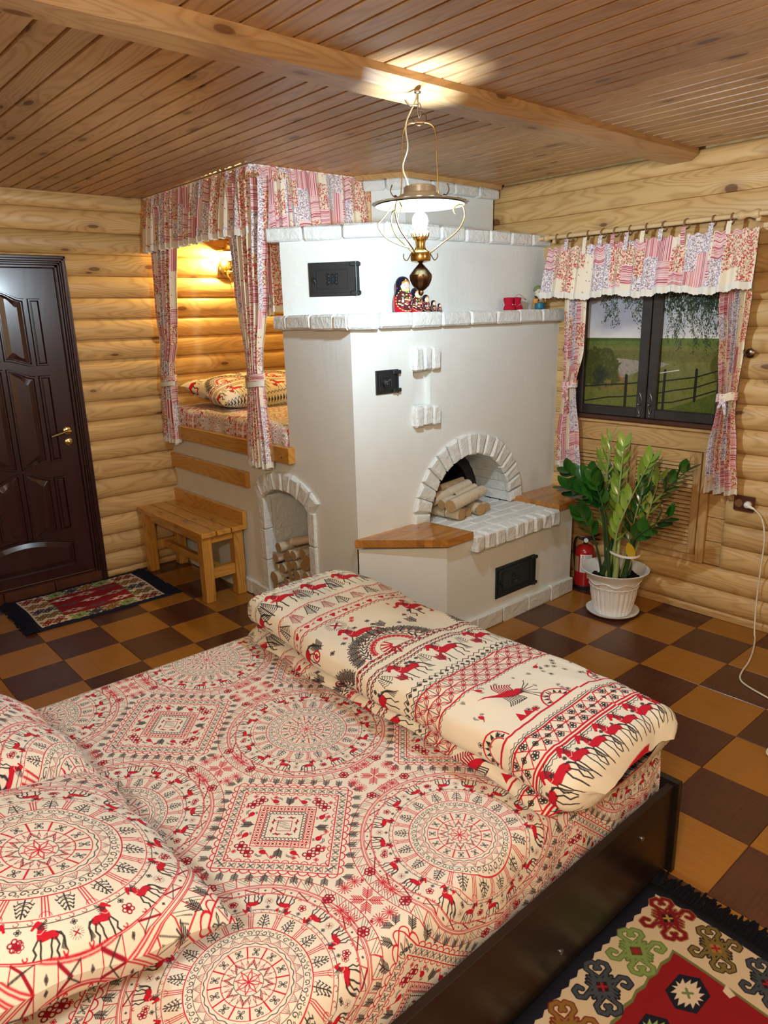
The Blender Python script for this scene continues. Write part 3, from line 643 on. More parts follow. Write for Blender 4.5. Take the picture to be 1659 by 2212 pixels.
def vnoise(H,W,f,seed,oct=4):
    r=np.random.RandomState(seed); out=np.zeros((H,W),np.float32); amp=1
    for o in range(oct):
        n=max(2,int(f*2**o)); m=max(2,int(f*2**o*W/H)); g=r.rand(n+2,m+2).astype(np.float32)
        y=np.linspace(0,n,H,endpoint=False); x=np.linspace(0,m,W,endpoint=False); yi=y.astype(int); xi=x.astype(int); fy=(y-yi)[:,None]; fx=(x-xi)[None]; fy=fy*fy*(3-2*fy); fx=fx*fx*(3-2*fx)
        out+=amp*((g[yi][:,xi]*(1-fx)+g[yi][:,xi+1]*fx)*(1-fy)+(g[yi+1][:,xi]*(1-fx)+g[yi+1][:,xi+1]*fx)*fy); amp*=.5
    return out/2
def tex_land(px=900):
    # flat printed landscape behind both sashes: 1 wide, .72 tall
    c=Cv(1,.72,px,(0,0,0)); H,W=c.H,c.W; Y,X=np.mgrid[0:H,0:W].astype(np.float32); X/=px; Y/=px; rng=random.Random(5)
    n1=vnoise(H,W,3,1); n2=vnoise(H,W,12,2); n3=vnoise(H,W,60,3,2)
    hz=.445
    def mix(a,m,col): return a*(1-m[...,None])+np.array(col,np.float32)*m[...,None]
    sk=np.zeros((H,W,3),np.float32); t=np.clip((Y-hz)/.28,0,1)
    cl=vnoise(H,W//1,5,9); cl=np.clip((cl-.35)*2.2,0,1)
    sk[:]=(.50,.50,.56); sk=mix(sk,cl*(.9-.5*t),(.80,.79,.78)); sk=mix(sk,np.clip(1-(Y-hz)/.07,0,1)*.8,(.80,.79,.76)); sk=mix(sk,t*.35,(.36,.38,.48))
    g=np.zeros((H,W,3),np.float32); g[:]=(.27,.28,.12)
    g=mix(g,np.clip(n2*1.6-.5,0,1),(.36,.33,.17)); g=mix(g,np.clip(n3*1.5-.5,0,1)*.5,(.16,.19,.07))
    g=mix(g,((Y>hz-.05+.012*n2)).astype(np.float32)*.7,(.20,.27,.10)); g=mix(g,((Y>hz-.022+.01*n1)&(Y<hz-.0)).astype(np.float32)*.6*(X<.5),(.10,.17,.06))
    g=mix(g,(np.abs(Y-.33-.02*n2)<.03).astype(np.float32)*.5,(.24,.22,.10))
    riv=((X>.24+(.31-Y)*.45)&(X<.56+(Y-.2)*.8)&(Y<.325-.012*n2-.02*np.clip((X-.3)*4,0,1))&(Y>.20+(X-.3)*.35)).astype(np.float32); g=mix(g,riv*.95,(.47,.42,.38))
    g=mix(g,((X>.1)&(X<.42)&(Y<.215-(abs(X-.27)*.55)+.01*n2)&(Y>.12)).astype(np.float32)*.85,(.42,.24,.15))
    g=mix(g,((Y<.15+.12*(X-.1))).astype(np.float32)*.6,(.26,.27,.08)); g=mix(g,((Y<.30*(X-.5))&(X>.5)).astype(np.float32)*.8*np.clip(.5+n2,0,1),(.15,.19,.06))
    bush=(((X-.10)/.19)**2+((Y-.26)/.13)**2<1.05+1.3*(n2-.5)+.5*(n3-.5)).astype(np.float32); g=mix(g,bush*.93,(.15,.16,.065)); g=mix(g,bush*np.clip(n3*2-.9,0,1),(.25,.25,.11))
    g=mix(g,np.clip(1.2-((X-.12)/.08)**2-((Y-.19)/.08)**2+(n2-.5)*2,0,1)*.75,(.05,.07,.07)); g=mix(g,np.clip(n3*2.4-1.1,0,1)*.35,(.40,.38,.2)); g=mix(g,np.clip(.75-n3*1.9,0,1)*.5,(.08,.10,.04))
    t2=(((X-1.0)/.10)**2+((Y-.33)/.16)**2<1.0+1.8*(n2-.5)+.8*(n3-.5)).astype(np.float32); g=mix(g,t2*.7,(.14,.14,.05))
    A=np.where((Y>hz)[...,None],sk,g); c.a[:]=A
    c.place(); fc=(.07,.07,.06)
    for (x,y0,y1) in ((.335,0,.215),(.545,0,.255),(.80,.09,.265)): c.line([(x,y0),(x,y1)],.022,fc)
    for pts in ([(0,.135),(.15,.15),(.335,.165),(.42,.175)],[(0,.04),(.2,.075),(.335,.085),(.42,.095)],[(.5,.185),(.545,.195),(.8,.225),(1,.275)],[(.5,.12),(.62,.14),(.8,.165),(1,.22)],[(.5,.06),(.62,.07),(.8,.11),(1,.165)]): c.line(pts,.008,fc)
    c.line([(.5,.24),(.57,.25),(.66,.262)],.005,(.75,.74,.68))
    # hanging birch twigs
    for k in range(60):
        x=rng.choice([.1+.3*rng.random()]*2+[.52+.48*rng.random()]*5); top=.74; ln=(.1+.28*rng.random()) if x>.5 else (.05+.24*rng.random()*(1-abs(x-.3)))
        q=[(x+.02*math.sin(j*.7+k)+(.0015*j),top-ln*j/14) for j in range(15)]; c.line(q,.0018,(.08,.09,.06))
        for j,(a,b) in enumerate(q):
            for m in range(5):
                X0=a+rng.uniform(-.018,.018); Y0=b+rng.uniform(-.015,.015); s=rng.uniform(.004,.009); d=rng.uniform(-.7,.7)-1.57
                c.place(X0,Y0,d,s); c.poly([(-.6,0),(0,.45),(1,0),(0,-.45)],rng.choice([(.09,.12,.07),(.13,.16,.08),(.07,.10,.08)])); c.place()
    for k in range(260):
        X0=.5+.5*rng.random(); Y0=.60+.13*rng.random(); c.place(X0,Y0,rng.random()*6,rng.uniform(.008,.02)); c.poly([(-.6,0),(0,.45),(1,0),(0,-.45)],(.08,.11,.08))
    c.a**=1.45
    return c
def tex_doll(px=600,var=0):
    # cylinder wrap: u 0..1 round (front at .5), v 0..1 height
    c=Cv(1,1,px,(.012,.012,.03)); c.place()
    if var<2: c.poly([(0,0),(1,0),(1,.44),(.7,.46),(.3,.46),(0,.44)],(.62,.01,.03))
    rng=random.Random(2+var)
    for k in range(16): x=rng.choice([.15,.85])+rng.uniform(-.12,.12); y=rng.uniform(.5,.88); c.place(x,y,0,.045); floret(c,(.60,.03,.08),5,.2)
    c.place(); n=26; pts=[(.5+.21*math.cos(t),.36+.31*math.sin(t)) for t in np.linspace(0,6.283,n)]
    for p in pts: c.dot(p[0],p[1],.022,(.85,.65,.22))
    c.poly(pts,(.10,.02,.03))
    for k in range(60):
        a=rng.random()*6.28; r=rng.random(); x=.5+.19*r*math.cos(a); y=.35+.28*r*math.sin(a); c.place(x,y,rng.random()*6,.035); floret(c,rng.choice([(.75,.10,.20),(.62,.02,.05),(.85,.65,.2),(.9,.85,.8),(.12,.3,.10)]),5,.3)
    c.place(); c.poly([(.36,.72),(.5,.93),(.64,.72),(.60,.60),(.5,.56),(.40,.60)],(.85,.68,.25))
    c.poly([(.5+.115*math.cos(t),.745+.125*math.sin(t)) for t in np.linspace(0,6.28,24)],(.90,.66,.50))
    c.poly([(.385,.75),(.40,.84),(.5,.90),(.60,.84),(.615,.75),(.56,.81),(.5,.845),(.44,.81)],(.52,.24,.05))
    for x in (.455,.545): c.poly([(x+.026*math.cos(t),.745+.018*math.sin(t)) for t in np.linspace(0,6.28,12)],(.75,.85,.9)); c.dot(x,.745,.013,(.05,.12,.25)); c.line([(x-.03,.775),(x,.785),(x+.03,.775)],.006,(.25,.10,.04))
    for x in (.43,.57): c.dot(x,.70,.018,(.9,.50,.42))
    c.line([(.48,.675),(.5,.668),(.52,.675)],.012,(.7,.05,.08)); c.line([(.5,.735),(.497,.705),(.505,.703)],.004,(.7,.42,.32))
    c.poly([(.43,.60),(.5,.57),(.57,.60),(.5,.52)],(.10,.28,.08)); return c
def tex_label(px=900):
    c=Cv(1,1,px,(.80,.80,.80)); c.place(); rng=random.Random(6)
    c.poly([(.10,.78),(.36,.78),(.36,.97),(.10,.97)],(.9,.9,.88)); c.dot(.23,.90,.05,(.7,.05,.05)); c.line([(.15,.81),(.31,.81)],.03,(.6,.1,.1))
    for k in range(9): c.line([(.42,.95-.02*k),(.42+.5*rng.uniform(.7,1),.95-.02*k)],.008,(.35,.35,.38))
    for i in range(4):
        x=.14+.24*i; c.line([(x,.74),(x+.13,.70)],.02,(.6,.08,.10)); c.line([(x,.66),(x+.16,.66)],.012,(.5,.1,.1)); c.dot(x+.04,.58,.03,(.65,.08,.08)); c.line([(x+.02,.56),(x+.13,.50)],.035,(.6,.05,.05))
        c.poly([(x,.33),(x+.16,.33),(x+.12,.44),(x+.04,.44)],(.05,.05,.05)); c.dot(x+.08,.46,.03,(.05,.05,.05)); c.line([(x-.03,.36),(x-.03,.46)],.02,(.6,.05,.05))
    for k in range(10): c.line([(.1,.29-.025*k),(.1+.8*rng.uniform(.75,1),.29-.025*k)],.009,(.35,.35,.38))
    return c
# END TEX
M['sheet']=cloth('printed_medallion_cotton',tex_sheet(1500),.65,.60)
M['duvet']=cloth('printed_folk_horse_cotton',tex_duvet(1100),1.8,1.2)
M['patch']=cloth('patchwork_curtain_cotton',tex_patch(1000),1.2,1.2,bump=.1)
M['rug_big']=cloth('kilim_weave',tex_kilim(1.0,1.9,900),1,1,.95,.25); M['rug_small']=cloth('small_kilim_weave',tex_kilim(.6,.82,1100,True),1,1,.95,.25)
M['land']=cloth('printed_landscape',tex_land(900),1,1,.12,0); M['label']=cloth('paper_label',tex_label(400),1,1,.5,0)
for k in range(2): M['doll%d'%k]=cloth('lacquered_doll_%s'%('red','black')[k],tex_doll(500,(0,2)[k]),1,1,.15,0)
# ================================================================ the room
XL,YW,CH=-2.6,.51,2.48; XR,YB=3.05,-4.65; LOG=[0,.045]+[.168+.1305*k for k in range(18)]+[2.48]
floor=mk('floor',G().box(XL-.05,XR+.05,YB-.05,YW+.08,-.08,-.0025,0),M['grout'],loc=(0,0,-.08),kind='structure')
_tl=mesh_of('floor_tile',G().box(-.149,.149,-.149,.149,-.008,0,.0012),M['tile_l']); _td=mesh_of('floor_tile_dark',G().box(-.149,.149,-.149,.149,-.008,0,.0012),M['tile_d'])
for i in range(-9,10):
    for j in range(-15,2):
        if i<=-3 and j>=-3: continue
        x0,x1,y0,y1=i*.3,i*.3+.3,j*.3,j*.3+.3; mt='tile_d' if (i+j)%2==0 else 'tile_l'
        if x0<XL or y1>YW: mk('floor_tile',G().box(max(x0,XL)+.001,x1-.001,y0+.001,min(y1,YW)-.001,-.008,0,.0012),M[mt],floor)
        else: inst('floor_tile',_td if mt=='tile_d' else _tl,floor,(x0+.15,y0+.15,0))
# ceiling boards and beam
ceil=mk('ceiling',G().box(XL-.05,XR+.05,YB-.05,YW+.08,CH+.02,CH+.06,0),M['ceil'],loc=(0,0,CH),kind='structure')
_g=G(); w=.0875; a0,a1=XL-XR,0
P=[(-w/2+.001,.02),(-w/2+.001,.011),(-w/2+.007,.009),(-w/2+.010,0),(w/2-.003,0),(w/2-.001,.003),(w/2-.001,.02)]
_g.prism([(y,z) for y,z in P],0,XR-XL,Matrix(((0,0,1,0),(1,0,0,0),(0,1,0,0),(0,0,0,1))))
_cb=mesh_of('ceiling_board',_g,M['ceil'])
y=YW-.02
k=0; y=-1.61+w*24.5
while y>YB:
    if y+w/2<YW+.01: inst('ceiling_board',_cb,ceil,(XL,y-w/2+.0,CH))
    y-=w; k+=1
bg=G(); P=[(.115,2.482),(.115,2.458),(.150,2.428),(.262,2.428),(.300,2.455),(.300,2.482)]
bg.prism([(z,x) for x,z in P][::-1],YB,YW-.035,Matrix(((0,1,0,0),(0,0,1,0),(1,0,0,0),(0,0,0,1))))
mk('ceiling_beam',bg,M['beam'],loc=(.21,-2,2.43),label='planed pine beam with chamfered edges running across the ceiling boards',cat='beam')
# log siding
def logprof(z0,z1,sag,n=7):
    h=(z1-z0)/2; zc=(z0+z1)/2; P=[(0,z0),(.006,z0+.0015)]
    for k in range(n+1): t=-1+2*k/n; P.append((.008+sag*math.sqrt(max(0,1-(t*.93)**2))-sag*math.sqrt(1-.93**2)+.0,zc+t*(h-.002)))
    return P+[(.006,z1-.0015),(0,z1)]
def log(wall,axis,a,b,z0,z1,sag=.038,mat=None,base=None,round0=False):
    P=logprof(z0,z1,sag); g=G()
    if axis=='y': mp=lambda d,z,t:(XL+d,t,z)
    else: mp=lambda d,z,t:(t,(base if base is not None else YW)-d,z)
    secs=[(a,1)] if not round0 else [(a,.10),(a+.004,.45),(a+.014,.78),(a+.03,.94),(a+.05,1)]
    secs.append((b,1)); n=len(P); V=[];F=[]
    for (t,s) in secs: V+=[mp(d*s,z,t) for d,z in P]
    for q in range(len(secs)-1):
        for i in range(n-1):
            f=(q*n+i,q*n+i+1,(q+1)*n+i+1,(q+1)*n+i); F.append(f if axis=='x' else f[::-1])
    F.append(tuple(range(n))[::-1] if axis=='x' else tuple(range(n))); F.append(tuple((len(secs)-1)*n+i for i in range(n)) if axis=='x' else tuple((len(secs)-1)*n+i for i in range(n))[::-1])
    g.add(V,F); return mk('log',g,mat or M['log_'+axis],wall,smooth=.7)
wl=mk('wall_left',G().box(XL-.12,XL-.001,YB,YW+.1,0,CH+.02,0),M['log_y'],loc=(XL,-1,0),kind='structure')
DY0,DY1,DZ=-2.72,-1.757,2.106
for z0,z1 in zip(LOG[:-1],LOG[1:]):
    sag=.038 if z1-z0>.08 else .012
    if z1<DZ-.02: log(wl,'y',DY1,YW,z0,z1,sag); log(wl,'y',YB,DY0,z0,z1,sag)
    elif z0<DZ:
        log(wl,'y',DY1,YW,z0,z1,sag); log(wl,'y',YB,DY0,z0,z1,sag); log(wl,'y',DY0,DY1,DZ,z1,.02)
    else: log(wl,'y',YB,YW,z0,z1,sag)
mk('trim_1',G().box(XL,XL+.022,YB,YW-.01,2.445,CH,.006),M['pine_y'],loc=(XL,-2,2.445),kind='structure')
ww=mk('wall_window',G().box(XL-.1,XR,YW+.036,YW+.15,0,CH+.02,0),M['log_x'],loc=(0,YW,0),kind='structure')
NX0,NX1=-.44,.505       # joinery panel under the window
for z0,z1 in zip(LOG[:-1],LOG[1:]):
    sag=.038 if z1-z0>.08 else .012
    if z0>=1.95: log(ww,'x',-1.3,XR,z0,z1,.026); continue
    if z1<.30+.03: log(ww,'x',-.50,XR,z0,z1,sag); continue
    log(ww,'x',.60,XR,z0,z1,.045,round0=True)
    log(ww,'x',-1.0,-.47,z0,z1,.012)
mk('trim_2',G().box(-.62,XR,YW-.018,YW+.0,0,.035,.005),M['pine_x'],loc=(0,YW,0),kind='structure')
# recessed boards beside the window and the joinery panel
pn=thing('window_panelling','honey pine panelling with two louvred doors below the window','cabinet',(0,YW,.30))
for i,(x0,x1) in enumerate(((NX1+.0,.60),)):
    for k in range(12):
        z0=.30+k*.1305*1.05; mk('plank',G().box(x0,x1+.004,YW+.006,YW+.03,z0,min(z0+.134,1.97),.004),M['pine_x'],pn)
mk('plank',G().box(-.5,NX0,YW-.004,YW+.03,.30,1.97,.004),M['pine_z'],pn)
mk('top_rail',G().box(NX0,NX1,YW-.012,YW+.02,.935,1.045,.003),M['pine_x'],pn)
mk('moulding',G().box(NX0-.01,NX1+.012,YW-.030,YW+.0,1.045,1.062,.004).box(NX0-.01,NX1+.012,YW-.022,YW+.0,1.062,1.078,.003),M['pine_x'],pn)
mk('stile',G().box(NX1-.045,NX1,YW-.016,YW+.02,.30,.935,.003),M['pine_z'],pn); mk('stile',G().box(NX0,NX0+.03,YW-.012,YW+.02,.30,.935,.003),M['pine_z'],pn)
mk('bottom_rail',G().box(NX0+.03,NX1-.045,YW-.010,YW+.02,.30,.345,.003),M['pine_x'],pn)
_lv={}
for (x0,x1) in ((NX0+.032,.022),(.028,NX1-.048)):
    d=thing_part('louvred_door',pn); mk('door_stile',G().box(x0,x0+.04,YW-.026,YW-.002,.347,.932,.002),M['pine_z'],d); mk('door_stile',G().box(x1-.04,x1,YW-.026,YW-.002,.347,.932,.002),M['pine_z'],d)
    mk('door_rail',G().box(x0+.04,x1-.04,YW-.024,YW-.004,.865,.932,.002),M['pine_x'],d); mk('door_rail',G().box(x0+.04,x1-.04,YW-.024,YW-.004,.347,.392,.002),M['pine_x'],d)
    L=round(x1-x0-.08,4)
    if L not in _lv: _lv[L]=mesh_of('slat',G().box(-L/2,L/2,-.0022,.0022,-.0105,.0105,.001,Matrix.Rotation(-.62,4,'X')),M['pine_x'])
    for k in range(20): inst('slat',_lv[L],d,((x0+x1)/2,YW-.015,.404+k*.0237))
    mk('cavity_shade',G().box(x0+.038,x1-.038,YW+.004,YW+.012,.36,.92,.001),M['jamb'],d)  # dark sheet: shade of the hollow behind the slats, put in as colour
# window
wn=thing('window_1',None,None,(.107,YW,1.09),kind='structure'); wx0,wx1,wz0,wz1=-.372,.560,1.080,1.846; wc=.107
mk('sill',G().box(wx0-.03,wx1+.03,YW-.045,YW+.03,wz0-.012,wz0+.012,.004),M['jamb'],wn)
mk('jamb',G().box(wx0-.045,wx0+.003,YW-.008,YW+.04,wz0+.012,wz1+.04,.003),M['jamb'],wn); mk('jamb',G().box(wx1-.003,wx1+.03,YW-.008,YW+.04,wz0+.012,wz1+.04,.003),M['jamb'],wn)
mk('head_board',G().box(wx0-.04,wx1+.03,YW-.008,YW+.04,wz1+.0,wz1+.05,.003),M['jamb'],wn)
for s,(x0,x1) in enumerate(((wx0,wc-.003),(wc+.003,wx1))):
    fr=.058; g=G(); y0,y1=YW-.035,YW+.0; a,b=wz0+.012,wz1
    g.box(x0,x0+fr,y0,y1,a,b,.006).box(x1-fr,x1,y0,y1,a,b,.006).box(x0+fr-.004,x1-fr+.004,y0+.002,y1,a,a+fr,.006).box(x0+fr-.004,x1-fr+.004,y0+.002,y1,b-fr,b,.006)
    sh=mk('sash',g,M['frame'],wn)
    px0,px1,pz0,pz1=x0+fr-.002,x1-fr+.002,a+fr-.002,b-fr+.002; u0,u1=(0,.44) if s==0 else (.50,.98)
    def uvf(x,z): return (u0+(x-px0)/(px1-px0)*(u1-u0),(.02+(z-pz0)/(1.79-pz0)*.69)/.72)
    g=G().add([(px0,y1-.008,pz0),(px1,y1-.008,pz0),(px1,y1-.008,pz1),(px0,y1-.008,pz1)],[(0,1,2,3)],[[uvf(px0,pz0),uvf(px1,pz0),uvf(px1,pz1),uvf(px0,pz1)]])
    mk('landscape_pane',g,M['land'],sh)
    hx=x1-fr/2 if s==0 else x0+fr/2; hy=y0-.004; hz=1.175; g=G()
    for q in (1,-1):
        g.tube([(hx,hy,hz+q*.012),(hx-.010,hy,hz+q*.020),(hx-.004,hy,hz+q*.045),(hx,hy,hz+q*.056),(hx+.004,hy,hz+q*.045),(hx+.010,hy,hz+q*.020)],.0018,5,True)
        g.tube([(hx+.006*math.cos(t),hy,hz+q*.063+.006*math.sin(t)) for t in np.linspace(0,6.28,9)[:-1]],.0016,5,True); g.lathe([(.0001,-.004),(.004,0),(.0001,.004)],8,Matrix.Translation((hx,hy,hz+q*.075)))
    g.lathe([(.004,0),(.004,.012),(.007,.016),(.005,.021),(.0005,.022)],10,Matrix.Translation((hx,hy+.002,hz))@Matrix.Rotation(pi/2,4,'X'))
    mk('pull_handle',g,M['pewter'],sh,smooth=.6,label='ornate pewter pull handle')
# far walls behind the camera
mk('wall_right',G().box(XR,XR+.1,YB,YW+.1,0,CH+.02,0),M['log_y'],loc=(XR,-2,0),kind='structure')
mk('wall_back',G().box(XL,XR,YB-.1,YB,0,CH+.02,0),M['log_x'],loc=(0,YB,0),kind='structure')
# door
dr=thing('door_1',None,None,(XL,-2.24,0),kind='structure'); fy0,fy1=DY0,DY1; X=XL
def casing(a,b): pass
g=G()
for (y0,y1,z0,z1,vert) in ((fy1-.065,fy1,0,DZ,1),(fy0,fy0+.065,0,DZ,1)):
    s=1 if y1==fy1 else -1; yo=fy1 if s==1 else fy0
    for d0,d1,h in ((0,.016,.052),(.016,.030,.058),(.030,.040,.050),(.040,.052,.044),(.052,.068,.032)):
        ya,yb=sorted((yo-s*d0,yo-s*d1)); g.box(X,X+h,ya,yb,0,DZ-d0,.003)
for d0,d1,h in ((0,.016,.052),(.016,.030,.058),(.030,.040,.050),(.040,.052,.044),(.052,.068,.032)): g.box(X,X+h,fy0+d0,fy1-d0,DZ-d1,DZ-d0,.003)
mk('casing',g,M['dark'],dr)
ly0,ly1,lz0,lz1=fy0+.068,fy1-.068,.085,DZ-.068
lf=mk('door_leaf',G().box(X-.01,X+.012,ly0,ly1,lz0,lz1,.003),M['dark'],dr)
mk('threshold',G().box(X,X+.035,fy0+.06,fy1-.06,0,.08,.004),M['dark'],dr)
for k in range(3): mk('threshold_tile',G().box(X+.035,X+.047,fy0+.0+k*.31,fy0+.305+k*.31,0,.075,.003),M['tile_d'],dr)
_yc=(ly0+ly1)/2
def raised(y0,y1,z0,z1,top=0,bot=0,n=14):
    # raised field with bevelled moulding; top / bottom edges may swell in an S curve
    def out(i):
        ya,yb=y0+i,y1-i; P=[]
        for k in range(n+1): t=k/n; P.append((ya+(yb-ya)*t,z0+i+(bot(t) if bot else 0)))
        for k in range(n+1): t=1-k/n; P.append((ya+(yb-ya)*t,z1-i+(top(t) if top else 0)))
        return P
    W=y1-y0; lv=[(0,.012),(.004,.026),(.012,.026),(.018,.013),(.022,.013),(min(.050,W*.30),.024),(min(.053,W*.32),.024)]
    V=[];F=[];m=2*(n+1)
    for i,h in lv: V+=[(X+h,y,z) for y,z in out(i)]
    for j in range(len(lv)-1):
        for k in range(m): F.append((j*m+k,j*m+(k+1)%m,(j+1)*m+(k+1)%m,(j+1)*m+k))
    b=(len(lv)-1)*m
    for k in range(n): F.append((b+k,b+k+1,b+m-2-k,b+m-1-k))
    return G().add(V,F)
S=lambda h:(lambda t:h*math.sin(pi*t)); D=lambda h,r=False:(lambda t:h*(.5-.5*math.cos(pi*(1-t if r else t))))
cols=[(ly0+.115,ly0+.185,0),(ly0+.20,_yc-.035,1),(_yc-.02,_yc+.0,9),(_yc+.02,ly1-.20,-1),(ly1-.185,ly1-.115,0)]
_w=(ly1-ly0)
colL=[(ly1-.105-.075,ly1-.105,0),(ly1-.105-.09-.165,ly1-.105-.09,1),(ly1-.105-.27-.165,ly1-.105-.27,2),(ly0+.105,ly0+.175,3)]
for (y0,y1,t) in colL:
    sw=.05 if t in (1,2) else 0; r=(t==1)
    for (z0,z1,sgn) in ((1.46,1.86,1),(.86,1.40,1),(.40,.76,1)):
        mk('panel',raised(y0,y1,z0,z1,D(sw,r) if sw else 0,D(sw*.7*(-1 if z0<.8 or z0<.9 else 1),r) if sw else 0),M['dark'],lf,smooth=.35)
mk('panel',raised(ly0+.105,ly1-.105,.145,.325,S(.055),0,24),M['dark'],lf,smooth=.35)
hy=-1.878
mx=Matrix.Rotation(pi/2,4,'Y')
mk('handle',G().lathe([(.001,0),(.026,.0),(.026,.006),(.020,.010),(.001,.010)],20,Matrix.Translation((X+.012,hy,1.043))@mx).lathe([(.010,0),(.010,.045)],10,Matrix.Translation((X+.012,hy,1.043))@mx).tube(bez([(X+.062,hy+.006,1.043),(X+.068,hy-.02,1.045),(X+.066,hy-.06,1.035),(X+.064,hy-.115,1.022)],6),[.010,.010,.009,.009,.009,.009,.009,.008,.008,.008,.008,.008,.008,.008,.008,.008,.008,.008,.006],8),M['gold'],lf,smooth=.7,label='brass lever handle on a round rose')
mk('lock_rose',G().lathe([(.001,0),(.025,.0),(.025,.006),(.019,.010),(.001,.010)],20,Matrix.Translation((X+.012,hy+.0,.972))@mx).lathe([(.007,0),(.007,.018),(.001,.020)],8,Matrix.Translation((X+.012,hy,.972))@mx),M['gold'],lf,smooth=.7,label='round brass lock rose')
# ================================================================ masonry stove with sleeping platform
YF=-1.17; XF=-.52; XT=-1.095
st=thing('masonry_stove','whitewashed brick stove with arched oven, wood niche and raised sleeping platform','stove',(-1.1,-.4,0))
OC=(-.317,.575); OR=.352
g=G()
# front with the wood niche (plane y = YF)
na0=math.asin(.235/.385); nich=[(-1.405,.075),(-.935,.075)]+[(-1.17+.385*math.sin(t),.372+.385*math.cos(t)) for t in np.linspace(na0,-na0,13)]
g.holed([(XL+.0,0),(XF,0),(XF,1.65),(XT,1.65),(XT,.93),(XL+.0,.93)],[nich],lambda x,z:(x,YF,z))
for i in range(len(nich)):
    a,b=nich[i-1],nich[i]; g.add([(a[0],YF,a[1]),(b[0],YF,b[1]),(b[0],YF+.42,b[1]),(a[0],YF+.42,a[1])],[(0,1,2,3)])
g.box(-1.45,-.89,YF+.42,YF+.45,.03,.82,0)
# main face with oven arch and shallow recess (plane x = XF)
ov=[(-.669,.575),(.035,.575)]+[(OC[0]+OR*math.cos(t),OC[1]+OR*math.sin(t)) for t in np.linspace(.0,pi,25)][0:]
ov=[(OC[0]-OR*math.cos(t),OC[1]+OR*math.sin(t)) for t in np.linspace(pi,0,25)]
rec=[(-.765,1.20),(-.640,1.20),(-.640,1.45),(-.765,1.45)]
g.holed([(YF,0),(.5,0),(.5,1.65),(YF,1.65)],[ov,rec],lambda y,z:(XF,y,z))
for P,dp in ((rec,.035),):
    for i in range(len(P)):
        a,b=P[i-1],P[i]; g.add([(XF,a[0],a[1]),(XF,b[0],b[1]),(XF-dp,b[0],b[1]),(XF-dp,a[0],a[1])],[(0,1,2,3)])
    g.add([(XF-dp,y,z) for y,z in P],[(0,1,2,3)])
g.add([(XL,YF,.93),(XT,YF,.93),(XT,.5,.93),(XL,.5,.93)],[(0,1,2,3)]); g.add([(XT,YF,.93),(XT,.5,.93),(XT,.5,1.65),(XT,YF,1.65)],[(0,1,2,3)])
g.add([(XT,YF,1.65),(XF,YF,1.65),(XF,.5,1.65),(XT,.5,1.65)],[(0,1,2,3)])
mk('body',g,M['plaster'],st)
# podium, upper tier, chimney
mk('podium',G().prism([(XF-.01,YF+.0),(XF+.003,YF),(-.212,-.835),(-.212,.275),(-.43,.50),(XF-.01,.50)],0,.545),M['plaster'],st)
mk('upper_tier',G().prism([(-1.085,YF+.005),(-.64,-.815),(-.64,.50),(-1.085,.50)],1.69,2.10),M['plaster'],st)
mk('chimney',G().prism([(-1.155,-.47),(-1.0,-.348),(-1.0,.42),(-1.40,.42),(-1.40,.0),(-1.155,-.2)],2.12,2.45),M['plaster'],st)
mk('ledge_slab',G().prism([(XT,YF-.015),(XF+.015,YF-.015),(XF+.015,.49),(XT,.49)],1.652,1.705).prism([(-1.085,YF-.005),(-.63,-.82),(-.63,.49),(-1.085,.49)],2.09,2.145),M['plaster'],st)
BS=[0]
def brk(c,dx,dy,sx,sy,sz,b=.010,amp=.0030,name='brick',par=None):
    """one rough whitewashed brick: c centre, (dx,dy) run direction in plan, sx along, sy deep, sz high"""
    BS[0]+=1; n=math.hypot(dx,dy); Mx=frame(c,(dx/n,dy/n,0),(-dy/n,dx/n,0)); g=rough(G().box(-sx/2,sx/2,-sy/2,sy/2,-sz/2,sz/2,b),amp,BS[0])
    g.v=[tuple(Mx@Vector(p)) for p in g.v]; return mk(name,g,M['brick'],par or st,smooth=.5)
def course(pts,z,h,dep,L0,gap=.006,seed=0,off=.0,**k):
    r=random.Random(seed)
    for (a,b) in zip(pts[:-1],pts[1:]):
        d=math.hypot(b[0]-a[0],b[1]-a[1]); n=max(1,round(d/L0)); ux,uy=(b[0]-a[0])/d,(b[1]-a[1])/d; w=d/n; jit=[0]+[r.uniform(-.012,.012) if n>1 else 0 for _ in range(n-1)]+[0]
        for i in range(n):
            s0,s1=i*w+jit[i],(i+1)*w+jit[i+1]; m=(s0+s1)/2; brk((a[0]+ux*m,a[1]+uy*m,z+r.uniform(-.001,.001)),ux,uy,s1-s0-gap,dep,h,**k)
course([(-1.125,YF-.018),(-1.0,YF-.018)],1.681,.070,.05,.13,seed=1); course([(-1.0,YF-.018),(-.60,YF-.018)],1.681,.072,.05,.20,seed=2)
brk((-.545,YF-.018,1.681),1,0,.105,.05,.074)
course([(XF+.018,YF-.042),(XF+.018,-1.012),(XF+.018,.50)],1.681,.072,.05,.202,seed=3)
course([(-1.145,YF-.035),(-.628,-.838)],2.120,.070,.05,.205,seed=4); course([(-.622,-.86),(-.622,.50)],2.120,.070,.05,.205,seed=5)
course([(-1.20,-.49),(-.982,-.352)],2.425,.058,.05,.15,seed=6); course([(-.978,-.372),(-.978,.435)],2.425,.058,.05,.19,seed=7)
mk('ceiling_moulding',G().prism([(-1.22,-.535),(-.955,-.365),(-.955,.45),(-1.0,.45),(-1.0,-.34),(-1.22,-.49)],2.453,2.484),M['pine_y'],st)
